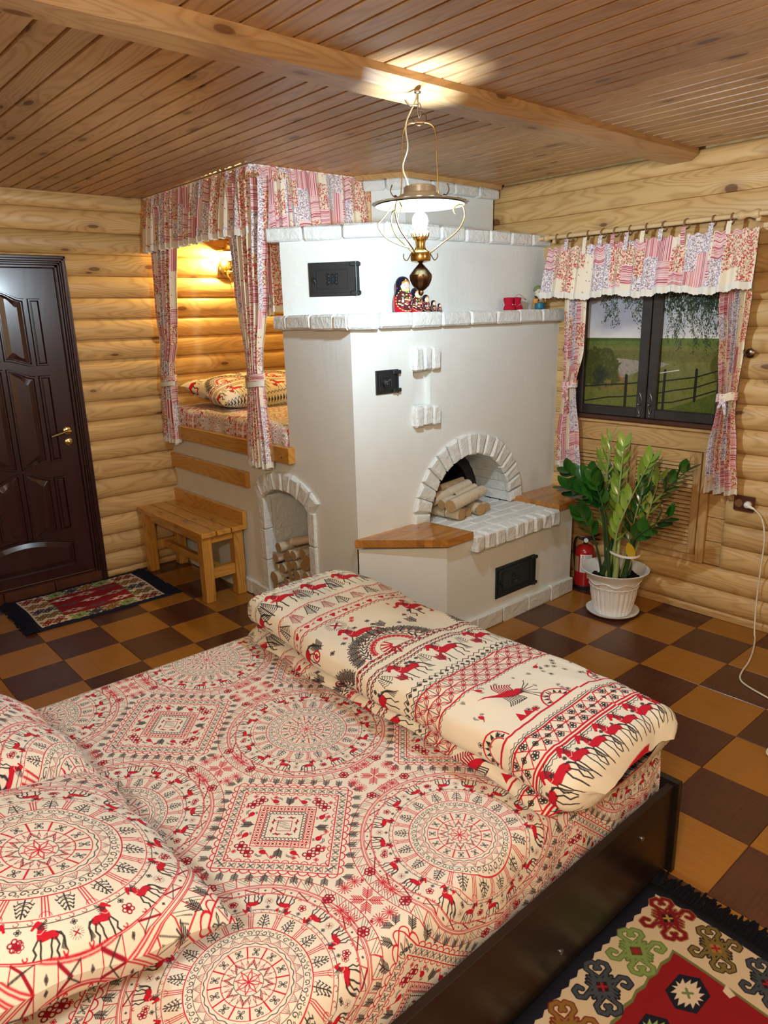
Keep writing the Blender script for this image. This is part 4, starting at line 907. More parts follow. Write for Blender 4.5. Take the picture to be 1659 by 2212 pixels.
# base stones
course([(-2.45,YF-.008),(XF-.02,YF-.008)],.048,.094,.03,.21,seed=8,amp=.004,name='base_stone')
course([(XF,YF-.01),(-.204,-.842)],.048,.094,.03,.2,seed=9,amp=.004,name='base_stone'); course([(-.204,-.85),(-.204,.285)],.048,.094,.03,.225,seed=10,amp=.004,name='base_stone')
# oven arch
def wedge(mp,a0,a1,r0,r1,d0,d1,ctr,seed,b=.007,amp=.003):
    # voussoir between two angles, mp maps (u,v,depth)
    P=[];
    am=(a0+a1)/2; ga=.004/((r0+r1)/2); a0+=ga;a1-=ga
    def ring(ins,dep):
        q=[]
        for (a,r) in ((a0,r0),(a1,r0),(a1,r1),(a0,r1)):
            aa=a+(ins/r if a==a0 else -ins/r); rr=r+(ins if r==r0 else -ins); q.append(mp(ctr[0]+rr*math.cos(aa),ctr[1]+rr*math.sin(aa),dep))
        return q
    V=ring(0,d0)+ring(0,d1-b)+ring(b,d1); F=[(0,3,2,1)]
    for j in range(2):
        for k in range(4): F.append((j*4+k,j*4+(k+1)%4,(j+1)*4+(k+1)%4,(j+1)*4+k))
    F.append((8,9,10,11)); g=rough(G().add(V,F),amp,seed); bm=bmesh.new(); return g
mpO=lambda y,z,d:(XF+d,y,z)
n=17
for k in range(n):
    g=wedge(mpO,pi*k/n,pi*(k+1)/n,OR-.004,OR+.118,-.01,.024,OC,100+k,.010,.004)
    mk('arch_brick',g,M['brick'],st,smooth=.4)
# throat of the oven: long bricks lining the vault, then the sooty chamber
for k in range(n):
    a0,a1=pi*k/n,pi*(k+1)/n; V=[];ga=.006
    for (a,r,d) in ((a0+ga,OR+.0,-.014),(a1-ga,OR+.0,-.014),(a1-ga,OR,-.26),(a0+ga,OR,-.26),(a0+ga,OR+.035,-.010),(a1-ga,OR+.035,-.010),(a1-ga,OR+.035,-.26),(a0+ga,OR+.035,-.26)): V.append((XF+d,OC[0]+r*math.cos(a),OC[1]+r*math.sin(a)))
    g=rough(G().add(V,[(0,1,2,3),(4,7,6,5),(0,4,5,1),(3,2,6,7),(0,3,7,4),(1,5,6,2)]),.003,200+k); mk('vault_brick',g,M['brick'],st)
g=G(); R2=.31
g.grid(lambda u,v:(XF-.26-.42*v,OC[0]+(OR*(1-.12*(v>0)-.1*v))*math.cos(pi*u),OC[1]+(OR*(1-.12*(v>0)-.1*v))*math.sin(pi*u)),20,4); g.add([(XF-.68,OC[0]-.4,.57),(XF-.68,OC[0]+.4,.57),(XF-.68,OC[0]+.4,.95),(XF-.68,OC[0]-.4,.95)],[(0,1,2,3)]); g.add([(XF-.03,OC[0]-.36,.562),(XF-.03,OC[0]+.36,.562),(XF-.68,OC[0]+.36,.562),(XF-.68,OC[0]-.36,.562)],[(0,1,2,3)])
g.grid(lambda u,v:(XF-.255,OC[0]+(OR+.02-.09*v)*math.cos(pi*u),OC[1]+(OR+.02-.09*v)*math.sin(pi*u)),20,2)
mk('oven_chamber',g,M['soot'],st)
# hearth: course of headers along the front edge, stretchers behind
hy0,hy1=-.665,.085; n=9; w=(hy1-hy0)/n
for k in range(n):
    y=hy0+(k+.5)*w; brk((-.205,y,.530),0,1,w-.006,.085,.095,.012,.004,name='hearth_brick')
for r,(x0,x1) in enumerate(((-.33,-.252),(-.412,-.336),(-.494,-.418))):
    m=4 if r%2 else 3; ww_=(hy1-hy0)/m
    for k in range(m): brk(((x0+x1)/2,hy0+(k+.5)*ww_,.556),0,1,ww_-.005,x1-x0,.040,.006,.002,name='hearth_brick')
for r in range(4):
    x0=-.50-.078*(r+1)
    for k in range(3): brk((x0+.038,OC[0]-.351+(k+.5)*.234,.5565),0,1,.229,.073,.038,.006,.002,name='hearth_brick')
mk('mortar_bed',G().box(-.51,-.215,hy0,hy1,.53,.570,.002),M['plaster'],st)
# glued pine seats on both sides of the hearth
def clip(P,nrm,v,sg):
    out=[]; f=lambda p:sg*(p[0]*nrm.x+p[1]*nrm.y-v)
    for i in range(len(P)):
        a,b=P[i-1],P[i]; fa,fb=f(a),f(b)
        if (fa<0)!=(fb<0): t=fa/(fa-fb); out.append((a[0]+(b[0]-a[0])*t,a[1]+(b[1]-a[1])*t))
        if fb>=0: out.append(b)
    return out
def stv(P,k,name,lab,ux,uy):
    s=thing_part(name,st,lab); nrm=Vector((-uy,ux)); pr=[Vector(p).dot(nrm) for p in P]; lo,hi=min(pr),max(pr)
    for i in range(k):
        a,b=lo+(hi-lo)*i/k+.0003,lo+(hi-lo)*(i+1)/k-.0003; Q=clip(clip(list(P),nrm,a,1),nrm,b,-1)
        if len(Q)>2: mk('stave',G().prism(Q,.562,.602),M['butcher'],s)
stv([(XF+.002,-1.195),(-.180,-.860),(-.180,-.668),(XF+.002,-.70)],12,'left_seat','glued pine seat with a slanted corner',0,1)
stv([(XF+.002,.075),(-.180,.088),(-.180,.245),(-.43,.495),(XF+.002,.495)],10,'right_seat','glued pine seat by the window wall',0,1)
# header bricks of the small recess
for k in range(3):
    for z,h in ((1.480,.115),(1.183,.105)): brk((XF+.006,-.775+.029+k*.064,z+(.004 if k==1 else 0)),0,1,.058,.06,h,.010,.003)
mk('recess_sill',G().box(XF-.03,XF+.012,-.77,-.635,1.232,1.244,.004),M['plaster'],st)
# arched wood niche: jamb blocks and voussoirs
mpN=lambda x,z,d:(x,YF-d,z)
n=8; A=math.radians(43)
for k in range(n):
    a0=pi/2-A+2*A*k/n; g=wedge(mpN,a0,a0+2*A/n,.380,.490,-.01,.026,(-1.17,.372),300+k,.010,.004)
    g.f=[f[::-1] for f in g.f]; mk('arch_brick',g,M['brick'],st,smooth=.4)
for x0 in (-1.452,-.942):
    for k in range(3): g=rough(G().box(x0,x0+.062,YF-.018,YF+.04,.085+k*.196,.277+k*.196,.005),.0012,400+k); mk('jamb_block',g,M['brick'],st)
for i in range(4):
    for k in range(4):
        x=-1.405+.1175*i; g=rough(G().box(x+.005,x+.1125,YF+.395,YF+.425,.084+k*.19,.264+k*.19,.005),.001,500+i*9+k); mk('back_brick',g,M['brick'],st)
for k in range(4): g=rough(G().box(-1.41,-1.398,YF+.02,YF+.42,.08+k*.19,.266+k*.19,.003),.001,560+k); mk('side_brick',g,M['brick'],st)
# cast iron doors
def iron_door(Mx,w,h,scale=1,hinge=True,orn=True,lab=None,knobside=-1):
    """local x across, y up, z out of the face"""
    def A(g): g.v=[tuple(Mx@Vector(p)) for p in g.v]; return g
    g=G().box(-w/2,w/2,-h/2,h/2,-.01,.008,.002)
    fr=thing_part('iron_door',st,lab); mk('door_frame',A(g),M['iron'],fr)
    g=G().box(-w/2+.016,w/2-.026,-h/2+.018,h/2-.018,.008,.014,.002); a,b=w/2-.045,h/2-.035
    for (x0,x1,y0,y1) in ((-a,a-.01,b-.004,b),(-a,a-.01,-b,-b+.004),(-a,-a+.004,-b,b),(a-.014,a-.010,-b,b)): g.box(x0,x1,y0,y1,.014,.018,.001)
    if orn:
        R=min(a,b)*.62; cx=-.006
        g.lathe([(.0085,0),(.0085,.004),(.004,.007),(.0005,.007)],10,Matrix.Translation((cx,0,.014)))
        for k in range(8):
            t=k*pi/4; q=R*(1.15 if k%2 else .8); c,s=math.cos(t),math.sin(t)
            g.lathe([(q*.22,0),(q*.17,.004),(.0005,.005)],8,Matrix.Translation((cx+q*.62*c*1.3,q*.62*s,.014)))
            g.tube([(cx+q*.35*c,q*.35*s,.015),(cx+q*.8*math.cos(t+.3)*1.2,q*.8*math.sin(t+.3),.017),(cx+q*1.1*c*1.15,q*1.1*s,.015)],.0032,5); g.tube([(cx+q*.35*c,q*.35*s,.015),(cx+q*.8*math.cos(t-.3)*1.2,q*.8*math.sin(t-.3),.017),(cx+q*1.1*c*1.15,q*1.1*s,.015)],.0032,5)
    mk('door_leaf',A(g),M['iron'],fr)
    g=G()
    if hinge:
        for s in (1,-1): g.box(w/2-.045,w/2+.010,s*(h/2-.014)-.010,s*(h/2-.014)+.010,.006,.022,.004)
        g.tube([(w/2-.014,-h/2+.0,.018),(w/2-.014,h/2-.0,.018)],.0045,8); mk('hinge',A(g),M['iron'],fr)
    g=G().lathe([(.005,0),(.005,.014),(.001,.016)],8,Matrix.Translation((-w/2+.036,-.004,.012))).tube([(-w/2+.028,.012,.030),(-w/2+.036,-.004,.033),(-w/2+.044,-.020,.030)],[.004,.008,.004],8)
    mk('handle',A(g),M['iron'],fr)
_c=Vector((-.861,-.9905,1.893)); dx=Vector((.45,.355,0)).normalized()
iron_door(frame(_c,dx,(0,0,1)),.268,.168,lab='wide cast iron door with raised leaf ornament')
iron_door(frame((XF,-.948,1.383),(0,1,0),(0,0,1)),.150,.118,lab='small square cast iron door')
iron_door(frame((-.212,-.272,.243),(0,1,0),(0,0,1)),.352,.185,lab='long cast iron ash door near the floor')
# platform woodwork
mk('platform_beam',G().box(-2.50,-1.045,YF-.045,YF+.0,.925,1.018,.004),M['var_x'],st,label='varnished plank edging the sleeping platform')
mk('wall_rail',G().box(-2.585,-1.552,YF-.032,YF+.0,.708,.806,.004),M['var_x'],st,label='varnished rail on the white wall')
mk('screw',G().lathe([(.006,0),(.006,.003)],8,Matrix.Translation((-1.11,YF-.045,.96))@Matrix.Rotation(pi/2,4,'X')).lathe([(.006,0),(.006,.003)],8,Matrix.Translation((-1.66,YF-.032,.75))@Matrix.Rotation(pi/2,4,'X')),M['bright'],st)
# firewood
def firewood(p,d,r,L,lab,grp,seed=0,bend=.0):
    d=Vector(d).normalized(); rr=random.Random(seed); t=thing('firewood_log',lab,'firewood',p,grp); n=12
    z=d; a=Vector((0,0,1)) if abs(z.z)<.9 else Vector((1,0,0)); x=a.cross(z).normalized(); y=z.cross(x)
    ax=[rr.uniform(.92,1.06) for _ in range(n)]; g=G(); V=[];F=[]; m=5
    for j in range(m):
        s=j/(m-1); o=Vector((0,bend*math.sin(pi*s),L*s)); R=r*(1-.06*s)
        for k in range(n): V.append((R*ax[k]*math.cos(2*pi*k/n)+o.x,R*ax[k]*math.sin(2*pi*k/n)+o.y,o.z))
    for j in range(m-1):
        for k in range(n): F.append((j*n+k,j*n+(k+1)%n,(j+1)*n+(k+1)%n,(j+1)*n+k))
    g.add(V,F); rot=Matrix(((x.x,y.x,z.x),(x.y,y.y,z.y),(x.z,y.z,z.z))).to_4x4()
    for nm,gg,mt,sm in (('bark',g,'birch',True),('cut_end',G().add([(q[0]*.985,q[1]*.985,q[2]-.0005) for q in V[:n]],[tuple(range(n))[::-1]]),'cut',False),('cut_end',G().add([(q[0]*.985,q[1]*.985,q[2]+.0005) for q in V[-n:]],[tuple(range(n))]),'cut',False)):
        o=mk(nm,gg,M[mt],smooth=sm); o.parent=t
    t.rotation_euler=rot.to_euler(); return t
NL=[(-1.294,.377,.033),(-1.344,.295,.029),(-1.27,.313,.027),(-1.207,.355,.023),(-1.155,.359,.028),(-1.074,.378,.032),(-.989,.361,.040),(-1.149,.297,.030),(-1.282,.245,.031),(-1.212,.277,.028),(-1.066,.309,.032),(-1.343,.173,.041),(-1.211,.217,.027),(-1.129,.236,.033),(-.983,.273,.032),(-1.067,.228,.026),(-1.253,.167,.027),(-1.17,.173,.029),(-1.101,.188,.026),(-1.03,.175,.028),(-.975,.215,.026),(-1.03,.118,.030),(-1.10,.125,.028),(-1.17,.115,.028),(-1.24,.110,.026),(-1.31,.112,.026),(-.965,.125,.028),(-1.37,.232,.022),(-1.37,.108,.024),(-1.0,.315,.018)]
SP={0:'thick birch log jutting out at the top left of the niche stack',6:'thick birch log at the top right edge of the niche stack',11:'thickest birch log at the lower left of the niche stack'}
ORD=['first','second','third','fourth','fifth','sixth','seventh','eighth']; _rows=[[] for _ in range(5)]
for k,(x,z,r) in enumerate(NL): _rows[0 if z<.15 else 1 if z<.225 else 2 if z<.285 else 3 if z<.34 else 4].append((x,k))
NLAB={}
for q,R_ in enumerate(_rows):
    for j,(x,k) in enumerate(sorted(R_)): NLAB[k]='%s birch log end from the left in the %s row of the niche stack'%(ORD[j],('bottom','second','third','fourth','top')[q])
for k,(x,z,r) in enumerate(NL):
    yy=YF+.02+random.Random(k).uniform(-.012,.02)-(.03 if k in (0,6,11,14) else 0)
    firewood((x,yy,z),(random.Random(k).uniform(-.06,.06),1,random.Random(k+9).uniform(0,.04)),r,.33,SP.get(k,NLAB[k]),'birch logs stacked in the arched niche',k)
firewood((-1.20,YF+.05,.425),(1,.25,.30),.026,.24,'dark-knotted birch log lying slantwise on the niche stack','birch logs stacked in the arched niche',77)
OL=[((-.426,-.490,.613),(-1,-.12,.0),.036,.30,'peeled log lowest at the left front of the oven'),((-.455,-.405,.602),(-1,.1,0),.026,.28,'thin log with pale end next to the lowest front oven log'),
((-.420,-.338,.612),(-1,.15,0),.036,.30,'stout birch log end with dark scar in the bottom oven row'),((-.450,-.252,.604),(-1,.2,0),.028,.28,'thin birch log at the right end of the bottom oven row'),
((-.435,-.575,.676),(-.18,1,.06),.036,.34,'long white birch log lying on top across the oven mouth'),((-.520,-.560,.668),(-.10,1,.12),.028,.32,'middle birch log behind the long white one in the oven'),
((-.560,-.600,.690),(-.12,1,.08),.034,.36,'birch log with brown cut end at the left of the oven pile'),((-.600,-.500,.735),(-.2,1,.0),.024,.26,'topmost thin birch log at the back of the oven pile'),
((-.660,-.560,.675),(-.1,1,.1),.033,.30,'shadowed birch log at the back left of the oven pile'),((-.640,-.600,.615),(-.1,1,.0),.034,.30,'shadowed log under the back of the oven pile')]
for k,(p,d,r,L,lab) in enumerate(OL): firewood(p,d,r,L,lab,'birch logs in the oven mouth',50+k)
# ================================================================ bench
bn=thing('bench','low varnished pine bench against the white wall in the corner','bench',(-2.1,-1.35,0)); bx0,bx1,by0,by1,bz=-2.575,-1.62,-1.492,YF-.005,.462
for k,(a,b) in enumerate(((by0,by0+.098),(by0+.106,by0+.200),(by0+.208,by1-.03))): mk('seat_slat',G().box(bx0,bx1,a,b,bz-.032,bz,.004),M['var_x'],bn)
mk('back_board',G().box(bx0,bx1,by1-.030,by1,bz-.032,bz+.085,.004),M['var_x'],bn)
for x in (bx0+.03,bx1-.10):
    for y in (by0+.012,by1-.085): mk('leg',G().box(x,x+.068,y,y+.066,0,bz-.033,.004),M['var_z'],bn)
    mk('end_rail',G().box(x+.010,x+.055,by0+.078,by1-.085,bz-.085,bz-.034,.003),M['var_y'],bn); mk('end_stretcher',G().box(x+.010,x+.055,by0+.078,by1-.085,.145,.215,.003),M['var_y'],bn)
mk('apron',G().box(bx0+.098,bx1-.10,by0+.03,by0+.052,bz-.085,bz-.034,.003),M['var_x'],bn)
mk('long_stretcher',G().box(bx0+.085,bx1-.055,(by0+by1)/2-.02,(by0+by1)/2+.02,.155,.205,.003),M['var_x'],bn)
mk('screw_cap',G().lathe([(.005,0),(.005,.002)],8,Matrix.Translation((-1.72,by1-.030,bz+.045))@Matrix.Rotation(pi/2,4,'X')).lathe([(.005,0),(.005,.002)],8,Matrix.Translation((-2.1,by1-.030,bz+.045))@Matrix.Rotation(pi/2,4,'X')),M['bright'],bn)
# ================================================================ bed
BX0,BX1,BY0,BY1,BZ=-.215,1.325,-3.52,-1.512,.462
bd=thing('bed','low double bed with glossy black-brown side boards','bed',(.55,-2.5,0))
mk('side_board',G().box(1.350,1.372,-3.56,-1.50,.022,.312,.002),M['wenge'],bd); mk('side_board',G().box(-.262,-.240,-3.56,-1.50,.022,.312,.002),M['wenge'],bd)
mk('foot_board',G().box(-.285,1.386,-1.499,-1.476,.0,.322,.002),M['wenge'],bd); mk('head_board',G().box(-.285,1.398,-3.60,-3.562,.0,.80,.004),M['wenge'],bd)
mk('slatted_base',G().box(-.239,1.349,-3.56,-1.50,.17,.20,.002),M['wenge'],bd)
for y,z in ((-1.676,.221),(-2.065,.096)): mk('bolt_cap',G().lathe([(.0075,0),(.0075,.003),(.001,.0035)],12,Matrix.Translation((1.372,y,z))@Matrix.Rotation(pi/2,4,'Y')),M['bright'],bd)
def nz(x,y,s=1.0,o=0): return math.sin(x*7*s+o)*math.cos(y*9*s+1.3*o)*.5+math.sin(x*17*s+2+o)*math.sin(y*13*s+o)*.3+math.sin(x*31*s+y*23*s+o)*.2
def draped(x0,x1,y0,y1,z1,z0,r,nu,nv,uvo=(0,0),amp=.004,rot=0,side=1.0):
    """fitted sheet: flat top, rolled edge, straight drop; uv follows the cloth"""
    H=z1-z0; ex=H*side; g=G()
    def f(u,v):
        X=x0-ex+(x1-x0+2*ex)*u; Y=y0-ex+(y1-y0+2*ex)*v; dx=max(x0-X,X-x1,0); dy=max(y0-Y,Y-y1,0); e=max(dx,dy)
        x=min(max(X,x0),x1); y=min(max(Y,y0),y1); sx=1 if X>x1 else -1 if X<x0 else 0; sy=1 if Y>y1 else -1 if Y<y0 else 0
        # inner rounding
        q=min(min(x-x0,x1-x),min(y-y0,y1-y)); z=z1
        if e<=0 and q<r: t=1-q/r; z=z1-r*(1-math.sqrt(max(0,1-t*t)))*.9
        if e>0:
            z=z1-.9*r-min(e/ex,1)*(H-.9*r); b=.006*math.sin(min(e/ex,1)*pi)*1.5+.004*math.sin((x+y)*38)*min(1,e/ex*3)
            x+=sx*b*(dx>=dy); y+=sy*b*(dy>=dx)
        else: z+=amp*nz(x,y)*min(1,q/.15)
        return (x,y,z)
    def uv(u,v):
        X=x0-ex+(x1-x0+2*ex)*u; Y=y0-ex+(y1-y0+2*ex)*v
        if rot: c,s=math.cos(rot),math.sin(rot); X,Y=X*c-Y*s,X*s+Y*c
        return (X-uvo[0],Y-uvo[1])
    return g.grid(f,nu,nv,uv)
mt=mk('mattress',draped(BX0,BX1,BY0,BY1,BZ,.205,.045,90,110,(.546,-2.263),.0035),M['sheet'],loc=(.55,-2.5,.205),smooth=True,label='double mattress in a fitted sheet printed with red and black medallions',cat='mattress')
# folded duvet lying across the foot end
def bolster(x0,x1,yc,zc,hy,hz,nu=80,nv=56,p=3.2,cap=.07,vo=0.0,seed=0,us=1.095,uo=0.0):
    g=G(); tt=np.linspace(0,2*pi,721); sup=lambda t:(hy*np.sign(np.cos(t))*np.abs(np.cos(t))**(2/p),hz*np.sign(np.sin(t))*np.abs(np.sin(t))**(2/p))
    _x,_y=sup(tt); _l=np.concatenate([[0],np.cumsum(np.hypot(np.diff(_x),np.diff(_y)))]); per=float(_l[-1])
    def f(u,v):
        s=u*(x1-x0); e=min(s,(x1-x0)-s); k=1 if e>cap else math.sqrt(max(1e-4,1-(1-e/cap)**2)); k=max(k,.02)
        a=float(np.interp(v*per,_l,tt)); c,sn=math.cos(a),math.sin(a); Y=hy*math.copysign(abs(c)**(2/p),c)*(1-.35*(1-k)); Z=hz*math.copysign(abs(sn)**(2/p),sn)*k
        w=.006*nz(x0+s,a,1.0,seed)+.003*math.sin(a*5+s*14+seed)
        Z+=w*(1 if sn>0 else .2); Y+=.012*math.sin(s*5.2+seed)*(c<0)+.006*math.sin(s*19+seed)*(1-abs(sn))
        x=x0+s+.010*math.sin(a*3+seed)*(1-k)
        z=zc+Z
        return (x,yc+Y,max(z,zc-hz))
    def uv(u,v): return (uo+u*(x1-x0)*us+.02,(vo-(v)*per*1.0)%1.0+.05 if False else vo-v*per)
    return g.grid(f,nu,nv,uv)
dv=thing('duvet','white duvet printed with red horses, folded long across the foot of the bed','duvet',(.6,-1.8,BZ))
_g=bolster(-.205,1.405,-1.800,BZ+.096,.272,.068,110,64,3.6,.06,1.40,1.0); _g.v=[(x+.012*math.sin(y*9)*0,y-.02*(x>0)*x*.5+.012,z-.012*max(0,x-1.25)/.15+.022*math.exp(-((x+.05)/.25)**2)) for x,y,z in _g.v]
mk('top_fold',_g,M['duvet'],dv,smooth=True)
_g=bolster(-.165,1.345,-1.815,BZ+.026,.262,.025,70,40,3.0,.04,.8,2.2); mk('under_fold',_g,M['duvet'],dv,smooth=True)
# pillows
def pillow(name,W,L,T,mx,mat,uv0,uvs=(1,1),nu=44,seed=0,**k):
    g=G()
    def sh(u,v,s):
        x,y=2*u-1,2*v-1; ed=max(0,(1-abs(x)**2.6))*max(0,(1-abs(y)**2.6)); z=T/2*ed**.42
        pin=1-.07*(1-abs(x)**2)*0-.05*(abs(y)**4)*(1-x*x)-0; X=x*W/2*(1-.06*(1-y*y)*abs(x)**3); Y=y*L/2*(1-.06*(1-x*x)*abs(y)**3)
        wr=.010*nz(X,Y,1.0,seed)*ed**.3+.006*math.sin(9*x*y+seed)*(1-ed)
        return mx@Vector((X,Y,s*z+wr))
    for s in (1,-1): g.grid((lambda s_:(lambda u,v:sh(u,v,s_) if s_>0 else sh(1-u,v,s_)))(s),nu,nu,lambda u,v,s_=s:(uv0[0]+((u if s_>0 else 1-u)-.5)*W*uvs[0],uv0[1]+(v-.5)*L*uvs[1]))
    return mk(name,g,mat,smooth=True,loc=tuple(mx.to_translation()),**k)
pillow('pillow',.73,.64,.20,Matrix.Translation((.80,-3.17,BZ+.158))@Matrix.Rotation(math.radians(-2),4,'Z')@Matrix.Rotation(math.radians(-11),4,'X')@Matrix.Rotation(math.radians(-5.5),4,'Y'),M['sheet'],(-.060,-.030),(.80,.80),seed=1,label='front pillow with one large red and black medallion at its centre',cat='pillow',group='pillows on the bed')
pillow('pillow',.56,.62,.20,Matrix.Translation((.25,-3.175,BZ+.21))@Matrix.Rotation(math.radians(9),4,'Z')@Matrix.Rotation(math.radians(-24),4,'X')@Matrix.Rotation(math.radians(3),4,'Y'),M['sheet'],(.36,.36),(.95,.95),seed=4,label='pillow behind the medallion one, its print showing a bordered square and birds',cat='pillow',group='pillows on the bed')
# sleeping platform bedding
mk('platform_mattress',draped(-2.555,-1.125,-1.165,.40,1.135,.955,.04,60,60,(0,0),.004),M['sheet'],loc=(-1.85,-.4,.935),smooth=True,label='mattress with medallion-printed sheet on the raised sleeping platform',cat='mattress')
pillow('pillow',.60,1.02,.20,Matrix.Translation((-2.21,-.60,1.228))@Matrix.Rotation(math.radians(8),4,'Y'),M['duvet'],(.82,.6),(1,1),seed=7,label='long cream pillow with red birds on the raised sleeping platform',cat='pillow')
# ================================================================ rugs
def rug(name,x0,x1,y0,y1,mat,label,fr,ends,seed,up=0):
    t=thing(name,label,'rug',((x0+x1)/2,(y0+y1)/2,0)); th=.007; r=random.Random(seed)
    def f(u,v): x=x0+(x1-x0)*u; y=y0+(y1-y0)*v; return (x+.004*math.sin(y*11+seed),y+.004*math.sin(x*13),th+.0035*(1+math.sin(x*9+y*6+seed)*math.sin(y*12)))
    g=G().grid(f,30,60); n=31
    edge=[i for i in range(n)]+[j*n+n-1 for j in range(1,61)]+[60*n+i for i in range(n-2,-1,-1)]+[j*n for j in range(59,0,-1)]
    b=len(g.v); g.v+=[(g.v[i][0],g.v[i][1],.0005) for i in edge]
    for k in range(len(edge)): k2=(k+1)%len(edge); g.f.append((edge[k],b+k,b+k2,edge[k2])); g.uv.append([(.002,.002)]*4); g.m.append(0)
    mk('woven_field',g,mat,t,smooth=True)
    for (ye,s) in ends:
        g=G(); m=int((x1-x0)/.005)
        for k in range(m):
            x=x0+(k+.5)*(x1-x0)/m; L=fr*r.uniform(.72,1.12); dx=r.uniform(-.016,.016); g.tube([(x,ye-s*.004,.008),(x+dx*.4,ye+s*L*.5,.013+r.uniform(0,.006)),(x+dx,ye+s*L,.004)],[.0042,.0056,.0034],4)
        mk('fringe',g,M['fringe'],t,kind='stuff')
rug('kilim_rug',1.362,2.362,-3.49,-1.585,M['rug_big'],'large black and red kilim rug with hooked star border beside the bed',.075,((-1.585,1),(-3.49,-1)),1)
rug('door_mat_rug',-2.555,-1.955,-2.385,-1.575,M['rug_small'],'small kilim rug with black fringes lying in front of the door',.07,((-1.575,1),(-2.385,-1)),5)
# ================================================================ curtains
def lerp(a,b,t): return a+(b-a)*t
def interp(K,v):
    for (a,x),(b,y) in zip(K[:-1],K[1:]):
        if v<=b: t=(v-a)/(b-a); t=t*t*(3-2*t); return x+(y-x)*t
    return K[-1][1]
def cloth_part(name,par,path,ztop,zbot,folds,cw,uo=0,amp=.012,flare=.0,seed=0,nu=160,nv=24,lace=True,top=None,zf=None,mat='patch'):
    """gathered strip along a plan polyline; folds push it in and out"""
    L=[0]
    for a,b in zip(path[:-1],path[1:]): L.append(L[-1]+math.hypot(b[0]-a[0],b[1]-a[1]))
    tot=L[-1]
    def at(s):
        for i in range(len(L)-1):
            if s<=L[i+1]+1e-9: t=(s-L[i])/(L[i+1]-L[i]); break
        a,b=path[i],path[i+1]; d=((b[0]-a[0])/(L[i+1]-L[i]),(b[1]-a[1])/(L[i+1]-L[i])); return (lerp(a[0],b[0],t),lerp(a[1],b[1],t)),(d[1],-d[0])
    def f(u,v,z=None):
        p,n=at(u*tot); ph=u*folds*2*pi; w=math.sin(ph+1.1*math.sin(ph*.37+seed)); am=amp*(.35+.65*min(1,v*1.6))+.003*math.sin(ph*2.3+seed)
        zb=zbot if zf is None else zf(u); zt=ztop+.006*math.sin(ph*1.7)
        q=w*am+flare*v+.010*math.sin(u*9+seed)*v
        return (p[0]+n[0]*q,p[1]+n[1]*q,lerp(zt,zb+.004*math.sin(ph+.6),v))
    o=mk(name,G().grid(f,nu,nv,lambda u,v:(uo+u*cw,.9-v*(ztop-zbot))),M[mat],par,smooth=True)
    if lace:
        h=.030
        def fl(u,v): x,y,z=f(u,1); n=at(u*tot)[1]; return (x+n[0]*.002,y+n[1]*.002,z+.008-v*(h+.008)+(.005*abs(math.sin(u*cw*pi/.022)) if v==1 else 0))
        mk('lace_edge',G().grid(fl,int(cw/.0055),3),M['lace'],o,smooth=True)
    return o
def tied(name,par,cx,cyf,widths,ztop,zbot,n,folds,cw,uo=0,depth=.02,nx=(1,0),seed=0,nv=50,sideflat=0):
    """tied-back curtain: centre, width and depth vary with height"""
    nu=folds*12
    def f(u,v):
        z=lerp(ztop,zbot,v); c=interp(cx,v); w=interp(widths,v); s=(u-.5)*w; ph=u*folds*2*pi; tight=min(1,w/.2)
        q=math.sin(ph+.8*math.sin(ph*.41+seed))*depth*(.45+.55*(1-abs(2*u-1)**3))*(.6+.5*tight); s+=.25*w/folds*math.cos(ph)*.6
        nn=(nx[1],-nx[0]); return (c[0]+nx[0]*s+nn[0]*q if isinstance(c,tuple) else nx[0]*(c+s)+nn[0]*(q+cyf),nx[1]*(c+s)+nn[1]*(q+cyf),z+.008*math.sin(ph*.5+seed)*v)
    o=mk(name,G().grid(f,nu,nv,lambda u,v:(uo+u*cw,.95-v*(ztop-zbot))),M['patch'],par,smooth=True)
    def fl(u,v): x,y,z=f(u,1); return (x,y-.0015,z+.006-v*.032+(.005*abs(math.sin(u*cw*pi/.022)) if v==1 else 0))
    mk('lace_edge',G().grid(fl,nu,3),M['lace'],o,smooth=True); return o
# -- window curtain set (runs along x in front of the wall, faces -y)
RZ=2.127; RY=YW-.125
rd=thing('curtain_rod','turned pale wooden curtain pole above the window','curtain rod',(.1,RY,RZ))
g=G(); Mr=Matrix.Translation((-.52,RY,RZ))@Matrix.Rotation(pi/2,4,'Y'); g.lathe([(.0125,0),(.0125,1.24)],14,Mr); mk('pole',g,M['lath'],rd,smooth=.6)
fin=[(.002,0),(.012,.006),(.017,.016),(.012,.028),(.009,.034),(.013,.040),(.010,.046),(.018,.056),(.022,.066),(.018,.078),(.011,.084),(.011,.10)]
mk('finial',G().lathe(fin,14,Matrix.Translation((-.615,RY,RZ))@Matrix.Rotation(pi/2,4,'Y')),M['lath'],rd,smooth=.5)
mk('finial',G().lathe([(.0125,0),(.013,.01),(.020,.02),(.024,.032),(.020,.045),(.013,.055),(.013,.075),(.018,.085),(.022,.10),(.020,.115),(.013,.12),(.011,.20)],14,Matrix.Translation((.555,RY,RZ))@Matrix.Rotation(pi/2,4,'Y')),M['lath'],rd,smooth=.5)
for x in (-.50,.665): mk('bracket',G().box(x-.012,x+.012,RY,YW-.01,RZ-.035,RZ-.012,.004).box(x-.015,x+.015,YW-.03,YW-.006,RZ-.06,RZ+.02,.005),M['lath'],rd)
RX=[-.475,-.385,-.265,-.165,-.085,.0,.095,.195,.315,.455,.545]
M['ringw']=plain('brown_wood_ring',(.24,.14,.06),.4,.4)
_r=mesh_of('ring',G().tube([(0,.024*math.cos(t),.024*math.sin(t)) for t in np.linspace(0,2*pi,17)[:-1]],.0042,6,True),M['ringw'],True)
